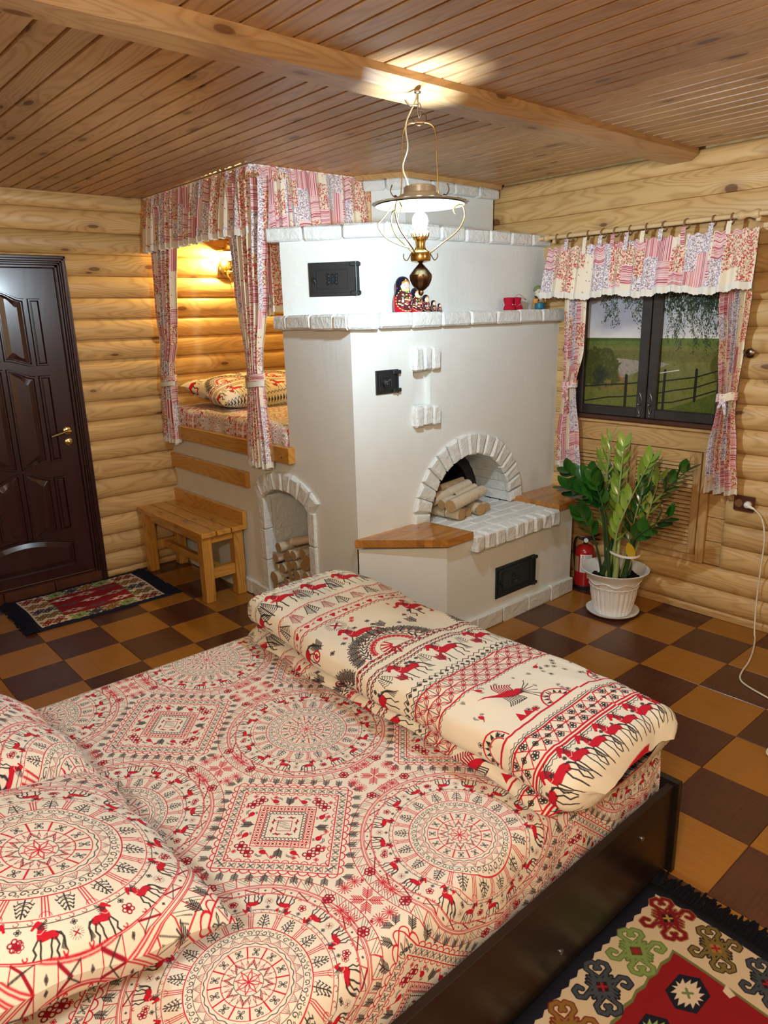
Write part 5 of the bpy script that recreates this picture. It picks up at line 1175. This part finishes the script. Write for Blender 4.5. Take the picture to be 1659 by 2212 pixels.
for k,x in enumerate(RX): inst('ring',_r,rd,(x,RY,RZ-.010),(0,0,random.Random(k).uniform(-.35,.35)))
vl=thing('window_valance','patchwork cotton valance with lace hem gathered under the pole above the window','valance',(.1,RY,2.0))
cloth_part('gathered_panel',vl,[(-.53,RY-.0),(-.49,RY-.018),(.62,RY-.022),(.685,RY-.02)],2.062,1.805,15,1.45,.0,.013,.035,1,220,14,zf=lambda u:1.802+.010*math.sin(u*21)-.0*u)
for k,x in enumerate(RX[1:]): mk('tab',G().grid(lambda u,v,x=x:(x-.012+.024*u+.003*math.sin(k),RY-.030-.010*math.sin(v*2.5)+.004*math.sin(u*6),lerp(2.105,2.045-.03*(k%3==1),v)),3,6,lambda u,v:(.3*k+u*.03,v*.08)),M['patch'],vl,smooth=True)
cv=1
cL=thing('window_curtain','left patchwork curtain tied back beside the window, next to the stove','curtain',(-.42,RY,1.3),'curtains at the window')
tied('cloth',cL,[(0,-.350),(.215,-.348),(.43,-.347),(.606,-.366),(.876,-.362),(1,-.356)],-(-(RY+.028)) if False else -(RY+.028),[(0,.17),(.215,.150),(.43,.140),(.606,.088),(.64,.095),(.876,.165),(1,.185)],2.03,.775,0,5,.46,.25,.022,(1,0),1)
cR=thing('window_curtain','right patchwork curtain tied back beside the window, above the socket','curtain',(.55,RY,1.3),'curtains at the window')
tied('cloth',cR,[(0,.572),(.215,.580),(.43,.586),(.62,.590),(.85,.587),(1,.600)],-(RY+.028),[(0,.17),(.215,.155),(.43,.120),(.62,.086),(.655,.092),(.85,.150),(1,.172)],2.03,.765,0,6,.52,.9,.024,(1,0),3)
def sash(par,x,y,z,w,d,tail=True,yaw=0,seed=0):
    g=G(); n=24
    def f(u,v): a=2*pi*u; return (x+w*math.cos(a),y+d*math.sin(a),z+(.5-v)*.042+.010*math.cos(a)+.003*math.sin(a*5))
    g.grid(f,n,3,lambda u,v:(.4+u*.3+seed,.2+v*.05)); o=mk('tieback',g,M['patch'],par,smooth=True)
    if tail:
        for s in (-1,1): mk('tie_tail',G().grid(lambda u,v:(x+w*.35*s*v+(u-.5)*.022*(1-.4*v)+.0*s,y-d-.004-.006*v,z-.005-(.05+.03*(s>0))*v),2,5,lambda u,v:(seed+u*.03,v*.1)),M['patch'],o,smooth=True)
sash(cL,-.366,RY+.028,1.268,.054,.034,True,0,.1); sash(cR,.590,RY+.028,1.255,.054,.038,True,0,.6)
hk=thing('tieback_hook','small bronze rosette hook on the log wall right of the window','hook',(.655,YW-.04,1.474))
mk('rosette',G().lathe([(.0005,0),(.022,0),(.024,.004),(.018,.008),(.008,.010),(.0005,.010)],16,Matrix.Translation((.662,YW-.042,1.474))@Matrix.Rotation(pi/2,4,'X')),M['brass_d'],hk,smooth=.5)
mk('hook_arm',G().tube(bez([(.662,YW-.050,1.474),(.655,YW-.085,1.466),(.648,YW-.092,1.482),(.650,YW-.085,1.495)],4),.0035,6),M['brass_d'],hk,smooth=True)
h2=thing('tieback_hook','small bronze rosette hook on the wall between stove and left window curtain','hook',(-.45,YW-.014,1.474))
mk('rosette',G().lathe([(.0005,0),(.020,0),(.022,.004),(.016,.008),(.0005,.010)],16,Matrix.Translation((-.452,YW-.014,1.474))@Matrix.Rotation(pi/2,4,'X')),M['brass_d'],h2,smooth=.5)
mk('hook_arm',G().tube(bez([(-.452,YW-.022,1.474),(-.448,YW-.055,1.466),(-.445,YW-.062,1.482),(-.446,YW-.055,1.495)],4),.0035,6),M['brass_d'],h2,smooth=True)
# -- platform curtain set
rl=thing('ceiling_curtain_rail','white ceiling rail carrying the sleeping-platform curtains','curtain rail',(-1.9,-1.2,CH))
mk('rail',G().box(-2.56,-1.25,YF-.045,YF-.02,CH-.014,CH-.001,.002).box(-1.262,-1.238,YF-.02,-.45,CH-.014,CH-.001,.002),M['white_pl'],rl)
v2=thing('platform_valance','long patchwork valance with lace hem hanging from the ceiling around the sleeping platform','valance',(-1.9,-1.2,2.3))
cloth_part('front_panel',v2,[(-2.575,YF-.02),(-2.50,YF-.05),(-1.29,YF-.05),(-1.235,YF-.025),(-1.215,YF+.08)],2.468,2.165,17,1.9,.1,.018,.030,2,260,14)
cloth_part('side_panel',v2,[(-1.215,YF+.07),(-1.215,-.42)],2.468,2.165,8,.95,.55,.014,.020,5,120,14)
c1=thing('platform_curtain','left patchwork curtain of the sleeping platform, tied back by the log wall','curtain',(-2.4,-1.22,1.5),None)
tied('cloth',c1,[(0,-2.315),(.55,-2.395),(.68,-2.455),(1,-2.492)],-(YF-.045) if False else -(YF-.045),[(0,.37),(.4,.28),(.66,.175),(.72,.19),(1,.255)],2.40,.915,0,6,.60,.5,.026,(1,0),2)
c2=thing('platform_curtain','middle patchwork curtain of the sleeping platform, tied back beside the stove','curtain',(-1.33,-1.22,1.5),None)
tied('cloth',c2,[(0,-1.30),(.45,-1.315),(.66,-1.325),(1,-1.332)],-(YF-.050),[(0,.42),(.35,.30),(.64,.14),(.70,.155),(1,.24)],2.40,.90,0,7,.66,1.1,.028,(1,0),6)
sash(c1,-2.448,YF-.045,1.33,.098,.040,False,0,.2); sash(c2,-1.325,YF-.050,1.385,.085,.042,False,0,.8)
for o_,x_,z_ in ((c1,-2.448,1.33),(c2,-1.325,1.385)): mk('tie_lace',G().grid(lambda u,v,x_=x_,z_=z_:(x_+(.100 if x_<-2 else .088)*math.cos(pi+pi*u),YF-.048+.044*math.sin(pi+pi*u),z_-.020+.010*math.cos(pi+pi*u)-v*.028),24,2),M['lace'],o_,smooth=True)
c3=thing('platform_side_curtain','short patchwork curtain with lace hem hanging between the middle curtain and the stove','curtain',(-1.2,-1.0,1.9))
cloth_part('cloth',c3,[(-1.345,YF+.035),(-1.20,YF+.055),(-1.12,YF+.10)],2.40,1.748,4,.34,.72,.010,.0,3,50,20,zf=lambda u:1.735+.05*u)
# ================================================================ oil-lamp pendant
LX,LY=PENDANT; ld=Vector((.754*0+.656,.754,0)).normalized()  # across direction of the lamp's wire arms
def shade(g_out,g_in,c,R,z0,zc,mx=None,n=48):
    """flared metal shade with crimped rim: crown on top, wavy edge"""
    T=Matrix.Translation(c) if mx is None else mx
    wav=lambda a,j: 1+(.018*math.cos(a*24) if j>=5 else 0)
    P=[(R*.30,zc),(R*.33,zc-.004),(R*.335,zc-.022),(R*.42,zc-.030),(R*.62,zc-.045),(R*.82,zc-.056),(R*.93,zc-.060),(R,zc-.058)]
    g_out.lathe([(R*.25,zc-.002),(R*.26,zc+.002)]+P[:7],n,T,mod=lambda a,j:1+(.012*math.cos(a*24) if j>=8 else 0),cap=False)
    g_out.lathe([(R*.92,zc-.0602),(R*.96,zc-.058),(R,zc-.055)],n*2,T,mod=lambda a,j:1+(.02*math.cos(a*24) if j==2 else .0),cap=False)
    g_in.lathe([(R*.26,zc-.006),(R*.31,zc-.010),(R*.325,zc-.026),(R*.42,zc-.034),(R*.62,zc-.049),(R*.82,zc-.060),(R*.92,zc-.0635)],n,T,cap=False)
pl=thing('pendant_lamp','brass oil-lamp style pendant with crimped metal shade and bright bulb hanging from the beam','lamp',(LX,LY,1.8))
C3=lambda r,z,a=0:(LX+ld.x*r*math.cos(a)-ld.y*r*math.sin(a),LY+ld.y*r*math.cos(a)+ld.x*r*math.sin(a),z)
go,gi=G(),G(); shade(go,gi,(LX,LY,0),.170,0,2.135); mk('shade',go,M['enam'],pl,smooth=.6,label='grey metal outer shade with crimped rim'); mk('shade_lining',gi,M['enam_in'],pl,smooth=.6)
mk('hook',G().tube(bez([(LX-.005,LY,2.432),(LX-.005,LY,2.405),C3(-.004,2.392),C3(-.03,2.388),C3(-.046,2.405)],5),.0035,6).lathe([(.012,0),(.012,.006)],10,Matrix.Translation((LX-.005,LY,2.425))),M['pewter'],pl,smooth=True)
mk('snap_link',G().tube([C3(.002+.006*math.cos(t),2.372+.022*math.sin(t)) for t in np.linspace(0,2*pi,13)[:-1]],.0022,5,True),M['pewter'],pl,smooth=True)
mk('ring',G().tube([C3(.002+.023*math.cos(t),2.348+.0+.001+.023*math.sin(t)-.0) for t in np.linspace(0,2*pi,21)[:-1]],.0022,5,True),M['brass_d'],pl,smooth=True)
mk('bail',G().tube(bez([C3(-.082,2.093),C3(-.066,2.112),C3(-.060,2.20),C3(-.056,2.30),C3(-.036,2.330),C3(0,2.334),C3(.036,2.330),C3(.056,2.30),C3(.060,2.20),C3(.066,2.112),C3(.082,2.093)],6),.0022,6),M['brass'],pl,smooth=True)
g=G()
for s in (-1,1):
    g.tube(bez([C3(s*.072,2.102),C3(s*.092,2.105),C3(s*.102,2.122),C3(s*.096,2.142)],5),.0022,5); g.lathe([(.005,0),(.005,.007),(.001,.009)],8,Matrix.Translation(C3(s*.085,2.100)))
    g.tube(bez([C3(s*.034,1.915),C3(s*.048,1.892),C3(s*.060,1.900),C3(s*.060,1.915)],5),.0020,5)
mk('scroll',g,M['brass_d'],pl,smooth=True)
g=G()
for a in (0,2.25,4.1):
    g.tube(bez([C3(.034,1.915,a),C3(.075,1.945,a),C3(.130,1.985,a),C3(.156,2.030,a),C3(.150,2.068,a),C3(.132,2.072,a),C3(.118,2.058,a),C3(.124,2.042,a)],7),.0024,6)
mk('wire_arm',g,M['brass'],pl,smooth=True)
mk('collar',G().lathe([(.010,1.882),(.034,1.888),(.036,1.893),(.036,1.915),(.033,1.920),(.022,1.926),(.020,1.932)],24,Matrix.Translation((LX,LY,0))),M['brass'],pl,smooth=.6)
mk('burner',G().lathe([(.018,1.930),(.016,1.942),(.018,1.955),(.025,1.962),(.026,1.970)],24,Matrix.Translation((LX,LY,0)),mod=lambda a,j:1+.03*math.cos(a*16)),M['brass'],pl,smooth=.6)
g=G()
for k in range(14): a=2*pi*k/14; g.tube([(LX+.026*math.cos(a),LY+.026*math.sin(a),1.968),(LX+.030*math.cos(a),LY+.030*math.sin(a),1.980),(LX+.026*math.cos(a),LY+.026*math.sin(a),1.990)],[.003,.0032,.0012],5)
mk('gallery_prong',g,M['brass'],pl,smooth=True)
mk('font',G().lathe([(.006,1.882),(.009,1.878),(.026,1.860),(.040,1.842),(.0405,1.836),(.038,1.822),(.029,1.804),(.015,1.791),(.009,1.788),(.010,1.782),(.008,1.774),(.001,1.770)],36,Matrix.Translation((LX,LY,0)),mod=lambda a,j:1+(.03*math.cos(a*12) if j>3 else 0)),M['brass_d'],pl,smooth=.5,label='fluted dark brass oil font')
mk('cord',G().tube(bez([C3(-.006,2.43),C3(-.012,2.40),C3(-.045,2.33),C3(-.040,2.26),C3(-.058,2.20),C3(-.046,2.16),C3(-.036,2.128)],6),.0026,6).tube(bez([C3(-.10,2.078,.5),C3(-.135,2.03,.2),C3(-.150,2.01,.1),C3(-.125,1.972,.05),C3(-.08,1.948),C3(-.028,1.930)],6),.0026,6),M['wiring'],pl,smooth=True)
def bulbm(name,st,col):
    m=N(name,.3,.5); m.b.inputs['Base Color'].default_value=(.9,.9,.9,1); m.b.inputs['Emission Color'].default_value=(*col,1); m.b.inputs['Emission Strength'].default_value=st; return m.mat
M['bulb']=bulbm('lit_bulb',BULB_W/(pi*.0068),BULB_COL); M['bulb_w']=bulbm('warm_lit_bulb',SCONCE_W/(pi*.0050),(1.0,.70,.24))
mk('bulb',G().lathe([(.010,1.972),(.013,1.980),(.021,1.996),(.0265,2.012),(.0275,2.024),(.024,2.038),(.014,2.049),(.0005,2.053)],24,Matrix.Translation((LX,LY,0))),M['bulb'],pl,smooth=True,label='glowing white bulb')
# ================================================================ wall sconce on the platform wall
ws=thing('wall_sconce','small brass oil-lamp wall sconce lit beside the sleeping-platform curtain','lamp',(XL+.04,-.64,2.06)); sx=XL+.036; mY=Matrix.Rotation(pi/2,4,'Y'); sy_,sz_=-.635,2.062; bxx,byy=XL+.115,-.655
mk('wall_plate',G().lathe([(.001,0),(.068,0),(.068,.008),(.058,.016),(.030,.022),(.001,.024)],32,Matrix.Translation((sx,sy_,sz_))@mY),M['brass'],ws,smooth=.5)
mk('arm',G().tube(bez([(sx+.02,sy_,sz_+.0),(sx+.045,sy_+.01,sz_-.045),(sx+.09,byy,sz_-.065),(bxx,byy,sz_-.045)],8),.005,8).tube(bez([(sx+.02,sy_,sz_),(sx+.03,sy_,sz_+.05),(sx+.05,byy-.02,sz_+.10),(bxx-.05,byy-.03,sz_+.122)],8),.003,6),M['brass'],ws,smooth=True)
mk('font',G().lathe([(.001,-.092),(.006,-.088),(.008,-.078),(.022,-.062),(.030,-.045),(.028,-.030),(.012,-.015),(.022,-.008),(.022,.010),(.012,.014),(.012,.035),(.018,.045)],24,Matrix.Translation((bxx,byy,sz_))),M['brass'],ws,smooth=.5)
go,gi=G(),G(); shade(go,gi,(bxx,byy,0),.085,0,sz_+.165,n=36); mk('shade',go,M['brass'],ws,smooth=.6); mk('shade_lining',gi,M['enam_in'],ws,smooth=.6)
mk('bulb',G().lathe([(.008,.045),(.012,.052),(.020,.072),(.022,.085),(.016,.100),(.0005,.108)],20,Matrix.Translation((bxx,byy,sz_))),M['bulb_w'],ws,smooth=True)
# ================================================================ potted plant
PX,PY=.160,.166
pt=thing('potted_plant','tall green plant with glossy paired leaflets in a ribbed white pot by the louvred doors','plant',(PX,PY,0)); T0=Matrix.Translation((PX,PY,0))
mk('saucer',G().lathe([(.001,.001),(.115,.001),(.146,.020),(.149,.028),(.144,.028),(.112,.008),(.001,.007)],40,T0),M['white_pl'],pt,smooth=.6)
rib=lambda a,j:1+(.055*abs(math.sin(a*13))-.02 if 2<=j<=5 else 0)
pot=mk('pot',G().lathe([(.098,.009),(.100,.012),(.102,.022),(.112,.06),(.124,.12),(.129,.164),(.137,.176),(.146,.215),(.168,.252),(.186,.268),(.190,.276),(.185,.278),(.166,.258),(.140,.230),(.130,.215)],156,T0,mod=rib),M['white_pl'],pt,smooth=.5)
mk('relief_band',G().tube([(PX+(.138+.0)*math.cos(t)*1.0,PY+.138*math.sin(t),.178+.005*abs(math.sin(t*13))) for t in np.linspace(0,2*pi,157)[:-1]],.0028,5,True).tube([(PX+.150*math.cos(t),PY+.150*math.sin(t),.212+.008*math.sin(t*8)) for t in np.linspace(0,2*pi,97)[:-1]],.003,5,True),M['white_pl'],pot,smooth=True)
rs=random.Random(12)
g=G(); nr=14
def sf(u,v):
    r=.139*v; a=2*pi*u; return (PX+r*math.cos(a),PY+r*math.sin(a),.222+.014*math.sin(r*70+a*3)*math.cos(a*5+r*40)+rs.uniform(-.003,.003)*(0<v<1))
mk('soil',g.grid(sf,40,12,wrapu=True),M['soil'],pt,smooth=False)
def leafmesh(nm,L,W,mat):
    g=G(); n=6
    V=[];F=[]
    for j in range(n+1):
        t=j/n; w=W*math.sin(pi*min(1,t*.96+.02))**.62*(1-.18*t); z=.16*L*math.sin(t*1.7)*-1+.10*L*t
        for k,s in enumerate((-1,-.5,0,.5,1)): V.append((s*w,L*t,z+abs(s)*w*.16))
    for j in range(n):
        for k in range(4): F.append((j*5+k,j*5+k+1,(j+1)*5+k+1,(j+1)*5+k))
    return mesh_of('leaf',g.add(V,F),mat,True)
LM={'d':leafmesh('leaf',.088,.034,M['leaf_d']),'l':leafmesh('leaf',.095,.022,M['leaf_l']),'m':leafmesh('leaf',.085,.019,M['leaf_d']),'n':leafmesh('leaf',.075,.009,M['leaf_l']),'y':leafmesh('leaf',.105,.026,M['leaf_y'])}
def stem(base,mid,tip,r0,kind,n,t0=.42,roll=0,sz=1.0,up=.35):
    P=bez([(PX+base[0],PY+base[1],.22),mid,tip],10); m=len(P); mk('stem',G().tube(P,[r0*(1-.82*(i/(m-1))**.8) for i in range(m)],7),M['stem_d' if kind=='d' else 'stem_l'],pt,smooth=True)
    r=random.Random(hash((tip[0],tip[2]))&255)
    for k in range(n):
        t=t0+(1-t0)*k/max(1,n-1)*.98; f=t*(m-1); i=min(int(f),m-2); p=P[i].lerp(P[i+1],f-i); d=(P[i+1]-P[i]).normalized()
        side=d.cross(Vector((math.sin(roll),-math.cos(roll),.1))).normalized()
        for s in (-1,1):
            if r.random()<.06: continue
            y=(side*s*(1-.5*t)+d*(.55+.5*t)+Vector((0,0,up*.5))).normalized(); zz=(Vector((0,-.3,1))+Vector((r.uniform(-.3,.3),r.uniform(-.3,.3),0)))
            x=y.cross(zz).normalized(); z=x.cross(y); R=Matrix(((x.x,y.x,z.x),(x.y,y.y,z.y),(x.z,y.z,z.z)))
            s_=sz*(1.08-.35*abs(t-.75)); kk={'d':'d','l':'l','n':'n','m':'m'}[kind]
            inst('leaf',LM[kk],pt,p+side*s*.004,R.to_euler(),(s_,s_,s_))
stem((-.02,.03),(.06,.19,.62),(.073,.20,1.045),.010,'n',10,.35,.3,1.0,.8)
stem((.01,.0),(.175,.13,.62),(.195,.12,.995),.014,'l',12,.40,.2,.9,1.0)
stem((.02,-.02),(.20,.10,.52),(.362,.10,.935),.012,'l',11,.42,.1,.95,.9)
stem((.05,.02),(.30,.18,.50),(.366,.20,.82),.010,'l',8,.45,.4,.85,.8)
stem((.06,.05),(.27,.24,.58),(.495,.25,.885),.011,'d',7,.62,.2,.9,.4)
stem((-.03,-.01),(.10,.10,.62),(-.11,.05,.72),.012,'d',7,.52,-.3,1.0,.5)
stem((-.05,.0),(.08,.10,.66),(-.14,.12,.80),.012,'d',6,.62,.5,1.0,.6)
stem((-.02,-.04),(.10,.10,.60),(.02,.09,.80),.012,'d',6,.60,.1,1.05,.6)
stem((.0,-.05),(.14,.07,.58),(.08,.04,.79),.012,'d',6,.60,-.1,1.0,.6)
stem((-.04,.05),(.02,.24,.60),(-.012,.28,.96),.009,'n',9,.38,.2,1.0,.9)
stem((.0,.06),(.02,.28,.58),(-.045,.30,.87),.008,'n',8,.42,.2,1.0,.9)
stem((.07,-.01),(.28,.14,.47),(.478,.12,.65),.011,'d',6,.55,.2,.95,.3)
stem((-.06,-.03),(.10,.04,.45),(.03,-.0,.60),.010,'d',4,.6,.2,1.0,.3)
stem((.03,.05),(.24,.26,.60),(.28,.30,.86),.010,'m',8,.42,.2,1.0,.8)
stem((.0,.04),(.09,.26,.55),(.05,.30,.78),.010,'m',7,.45,.2,1.0,.7)
stem((.04,.0),(.24,.17,.48),(.30,.16,.76),.010,'m',7,.45,.2,1.0,.7)
for (bx,by,tx,ty,h,r,k) in ((-.055,-.03,-.02,.0,.46,.022,'stem_d'),(-.02,-.045,.0,-.02,.42,.013,'stem_l'),(.035,-.05,.035,-.03,.50,.017,'stem_l'),(.06,.0,.09,.01,.45,.018,'stem_d'),(.0,-.02,-.01,.0,.5,.016,'stem_d')):
    mk('stem',G().tube([(PX+bx,PY+by,.215),(PX+bx,PY+by,.24),(PX+(bx+tx)/2,PY+(by+ty)/2,.33),(PX+tx,PY+ty,h)],[r*.8,r,r*.8,r*.4],8),M[k],pt,smooth=True)
inst('leaf',LM['y'],pt,(PX+.095,PY-.04,.455),(math.radians(-80),.3,math.radians(215)),(1,1,1),label='single yellow leaf')
def tf(u,v): a=pi*(1.02+.98*u); return (PX+.035+.115*math.cos(a),PY+.0+.07*math.sin(a),.405+.022*math.cos(a*1.0+2.6)-.035*math.sin(pi*u)+.014*(v-.5))
mk('tie_ribbon',G().grid(tf,24,1),M['tie'],pt,smooth=True,label='white ribbon tied round the stems')
# ================================================================ fire extinguisher
EX,EY=-.188,.400
fe=thing('fire_extinguisher','red fire extinguisher with black valve standing between stove and plant','fire extinguisher',(EX,EY,0)); TE=Matrix.Translation((EX,EY,0))
cyl=mk('cylinder',G().lathe([(.055,.002),(.060,.012),(.062,.03),(.062,.235),(.058,.255),(.045,.272),(.025,.282),(.018,.286)],32,TE),M['fred'],fe,smooth=.6)
mk('foot_ring',G().lathe([(.060,0),(.063,.004),(.063,.022),(.060,.026)],28,TE),M['blk'],fe,smooth=.5)
mk('valve',G().lathe([(.014,.285),(.014,.305),(.018,.308),(.018,.320),(.010,.325)],14,TE).box(EX-.010,EX+.010,EY-.012,EY+.012,.305,.328,.003),M['blk'],fe,smooth=.5)
fd=Vector((.6,-.8,0)).normalized(); rd_=Vector((.8,.6,0))
g=G()
for z0,z1 in ((.322,.352),(.312,.316)): g.tube([(EX-rd_.x*.02,EY-rd_.y*.02,z0),(EX+rd_.x*.03,EY+rd_.y*.03,z0+.008),(EX+rd_.x*.085,EY+rd_.y*.085,z1)],[.006,.007,.005],6)
mk('lever',g,M['blk'],fe,smooth=True)
mk('hose',G().tube(bez([(EX-rd_.x*.012,EY-rd_.y*.012,.312),(EX-.05,EY-.02,.325),(EX-.075,EY-.01,.28),(EX-.078,EY-.0,.20),(EX-.070,EY-.0,.12)],6),.007,8),M['blk'],fe,smooth=True)
mk('gauge',G().lathe([(.001,0),(.014,0),(.014,.010),(.001,.011)],14,Matrix.Translation((EX+fd.x*.014,EY+fd.y*.014,.315))@frame((0,0,0),(rd_.x,rd_.y,0),(0,0,1))),M['white_pl'],fe,smooth=.5)
def lab(a0,a1,z0,z1,uv=True):
    return G().grid(lambda u,v:(EX+.0627*math.cos(lerp(a0,a1,u)),EY+.0627*math.sin(lerp(a0,a1,u)),lerp(z0,z1,v)),10,1,lambda u,v:(u,v))
mk('label_sheet',lab(math.radians(-85),math.radians(-15),.115,.232),M['label'],cyl,smooth=True,label='white instruction label with red and black pictograms')
mk('label_sheet',lab(math.radians(-135),math.radians(-93),.115,.215),M['c_tan'],cyl,smooth=True,label='tan side label')
# ================================================================ socket, plug and cables
so_=thing('wall_socket','dark brown double socket on the log wall right of the curtain','socket',(.712,YW-.045,.697)); yb=YW-.052
mk('plate',G().box(.660,.765,yb,YW-.030,.655,.738,.008),M['brown_pl'],so_)
for x in (.688,.738): mk('well',G().lathe([(.021,.0),(.0205,.002),(.017,.0025),(.016,.0012),(.0005,.001)],24,Matrix.Translation((x,yb,.697))@Matrix.Rotation(pi/2,4,'X')),M['brown_sk'],so_,smooth=.6)
pg=thing('power_plug','white round plug with cream cable running down to the floor on the right','plug',(.738,yb,.697))
mk('plug_body',G().lathe([(.017,0),(.019,.006),(.018,.018),(.012,.028),(.003,.032)],20,Matrix.Translation((.738,yb,.697))@Matrix.Rotation(pi/2,4,'X')).tube([(.738,yb-.018,.697),(.755,yb-.022,.691),(.778,yb-.022,.684)],[.012,.009,.005],10),M['white_pl'],pg,smooth=.7)
mk('cable',G().tube(bez([(.775,yb-.022,.685),(.815,yb-.012,.640),(.842,.44,.55),(.842,.445,.42),(.838,.45,.30),(.842,.44,.15),(.862,.405,.03),(.885,.36,.006),(.935,.21,.005),(.968,.08,.005),(.985,-.03,.005),(1.010,-.115,.005),(1.06,-.16,.005),(1.171,-.204,.005),(1.35,-.27,.005),(1.6,-.34,.005)],8),.0042,8),M['cream_pl'],pg,smooth=True)
c2_=thing('cable','end loop of a second cream cable lying on the tiles at the right edge','cable',(1.36,-.62,0))
mk('cable_run',G().tube(bez([(1.75,-.50,.005),(1.45,-.545,.005),(1.345,-.585,.006),(1.332,-.625,.008),(1.36,-.655,.006),(1.5,-.66,.005),(1.8,-.64,.005)],6),.0045,8),M['cream_pl'],c2_,smooth=True)
# ================================================================ nesting dolls and figures on the ledge
LZ=1.7175
def doll(y,h,w,var,lab,x=-.553):
    t=thing('nesting_doll',lab,'doll',(x,y,LZ),'nesting dolls on the stove ledge'); R=w/2
    P=[(R*.86,0),(R*.90,.01*h),(R*.98,.10*h),(R,.28*h),(R*.97,.42*h),(R*.86,.53*h),(R*.76,.60*h),(R*.74,.68*h),(R*.76,.76*h),(R*.73,.85*h),(R*.58,.93*h),(R*.34,.985*h),(R*.01,h)]
    a=math.radians(-42-180+32)   # the painted front (u=.5) faces the room
    g=G().lathe(P,32,Matrix.Translation((x,y,LZ))@Matrix.Rotation(a,4,'Z'),uv=True); mk('painted_body',g,M['doll%d'%var],t,smooth=True)
    mk('base',G().lathe([(.001,.0),(R*.90,.0),(R*.90,.004),(R*.86,.006)],24,Matrix.Translation((x,y,LZ))),M['blk'] if var else M['fred'],t,smooth=.5); return t
doll(-.796,.176,.098,0,'largest nesting doll with red skirt and dark headscarf'); doll(-.702,.124,.072,0,'second largest nesting doll, red skirt, standing behind the lamp font')
doll(-.634,.088,.048,1,'middle-sized black nesting doll with light brown hair'); doll(-.577,.060,.034,1,'second smallest nesting doll, black scarf'); doll(-.532,.044,.025,1,'smallest nesting doll at the right end of the row')
bt=thing('felt_boots','pair of small red felt boots with pale dots and a cord loop on the ledge','ornament',(-.56,.09,LZ))
for k,y in enumerate((.052,.120)):
    g=G(); P=[(.034,0),(.036,.004),(.034,.016),(.026,.030),(.027,.045),(.031,.062),(.029,.070),(.020,.071)]
    g.lathe(P,18,Matrix.Translation((-.56,y,LZ)),mod=lambda a,j:1+(.22*math.cos(a) if j<4 else .0)); mk('boot',g,M['redfelt'],bt,smooth=.8)
g=G(); rr=random.Random(3)
for k in range(16):
    a=rr.uniform(-1.1,.5); y=(.052,.120)[k%2]; z=rr.uniform(.008,.034); r=.034*(1+.22*math.cos(a))*(1-.25*(z/.034)); g.lathe([(.0025,-.001),(.0001,.0018)],6,Matrix.Translation((-.56+r*math.cos(a),y+r*math.sin(a),LZ+z))@Matrix.Rotation(a,4,'Z')@mY)
mk('bead',g,M['white_pl'],bt,kind='stuff'); mk('cord_loop',G().tube(bez([(-.545,.085,LZ+.07),(-.54,.12,LZ+.088),(-.535,.15,LZ+.074),(-.53,.175,LZ+.058),(-.54,.15,LZ+.066),(-.55,.11,LZ+.072)],5),.0012,5),M['redfelt'],bt,smooth=True)
gn=thing('bearded_figurine','small ceramic bearded man in green cap holding a basket, on the ledge by the curtain','figurine',(-.575,.36,LZ)); gx,gy=-.575,.355
TG=Matrix.Translation((gx,gy,LZ))
mk('robe',G().lathe([(.040,0),(.043,.008),(.040,.03),(.032,.06),(.026,.085),(.001,.09)],20,TG,mod=lambda a,j:1+.05*math.sin(a*5)),M['c_tan'],gn,smooth=.8)
mk('apron',G().lathe([(.030,0),(.033,.01),(.028,.036),(.001,.045)],16,Matrix.Translation((gx+.020,gy-.014,LZ+.002))),M['c_blue'],gn,smooth=.8)
hd=mk('head',G().lathe([(.001,.078),(.018,.084),(.024,.098),(.022,.112),(.001,.120)],18,TG),M['c_skin'],gn,smooth=True)
mk('beard',G().lathe([(.001,.018),(.012,.030),(.022,.06),(.027,.085),(.028,.104),(.020,.118),(.001,.122)],16,Matrix.Translation((gx+.010,gy-.006,LZ))),M['c_cream'],hd,smooth=True)
mk('nose',G().lathe([(.001,-.007),(.0065,0),(.001,.007)],10,Matrix.Translation((gx+.036,gy-.020,LZ+.092))),M['c_pink'],hd,smooth=True)
for d in (-1,1): mk('eye',G().lathe([(.001,-.003),(.003,0),(.001,.003)],8,Matrix.Translation((gx+.031+d*.004,gy-.024+d*.009,LZ+.102))),M['c_navy'],hd,smooth=True)
mk('cap',G().lathe([(.027,.108),(.031,.112),(.028,.126),(.016,.138),(.001,.141)],18,Matrix.Translation((gx-.003,gy,LZ))),M['c_green'],gn,smooth=.8)
mk('basket',G().lathe([(.013,0),(.017,.006),(.018,.026),(.015,.028)],14,Matrix.Translation((gx+.012,gy-.045,LZ+.036))),M['c_orange'],gn,smooth=.6)
mk('sack',G().lathe([(.012,0),(.016,.01),(.014,.03),(.006,.036)],12,Matrix.Translation((gx+.016,gy+.038,LZ+.042))),M['c_orange'],gn,smooth=.7)
mk('sleeve',G().tube([(gx,gy-.024,LZ+.075),(gx+.020,gy-.040,LZ+.058),(gx+.026,gy-.036,LZ+.048)],[.010,.009,.007],8).tube([(gx,gy+.024,LZ+.08),(gx+.020,gy+.034,LZ+.085),(gx+.028,gy+.034,LZ+.098)],[.010,.009,.007],8),M['c_navy'],gn,smooth=True)
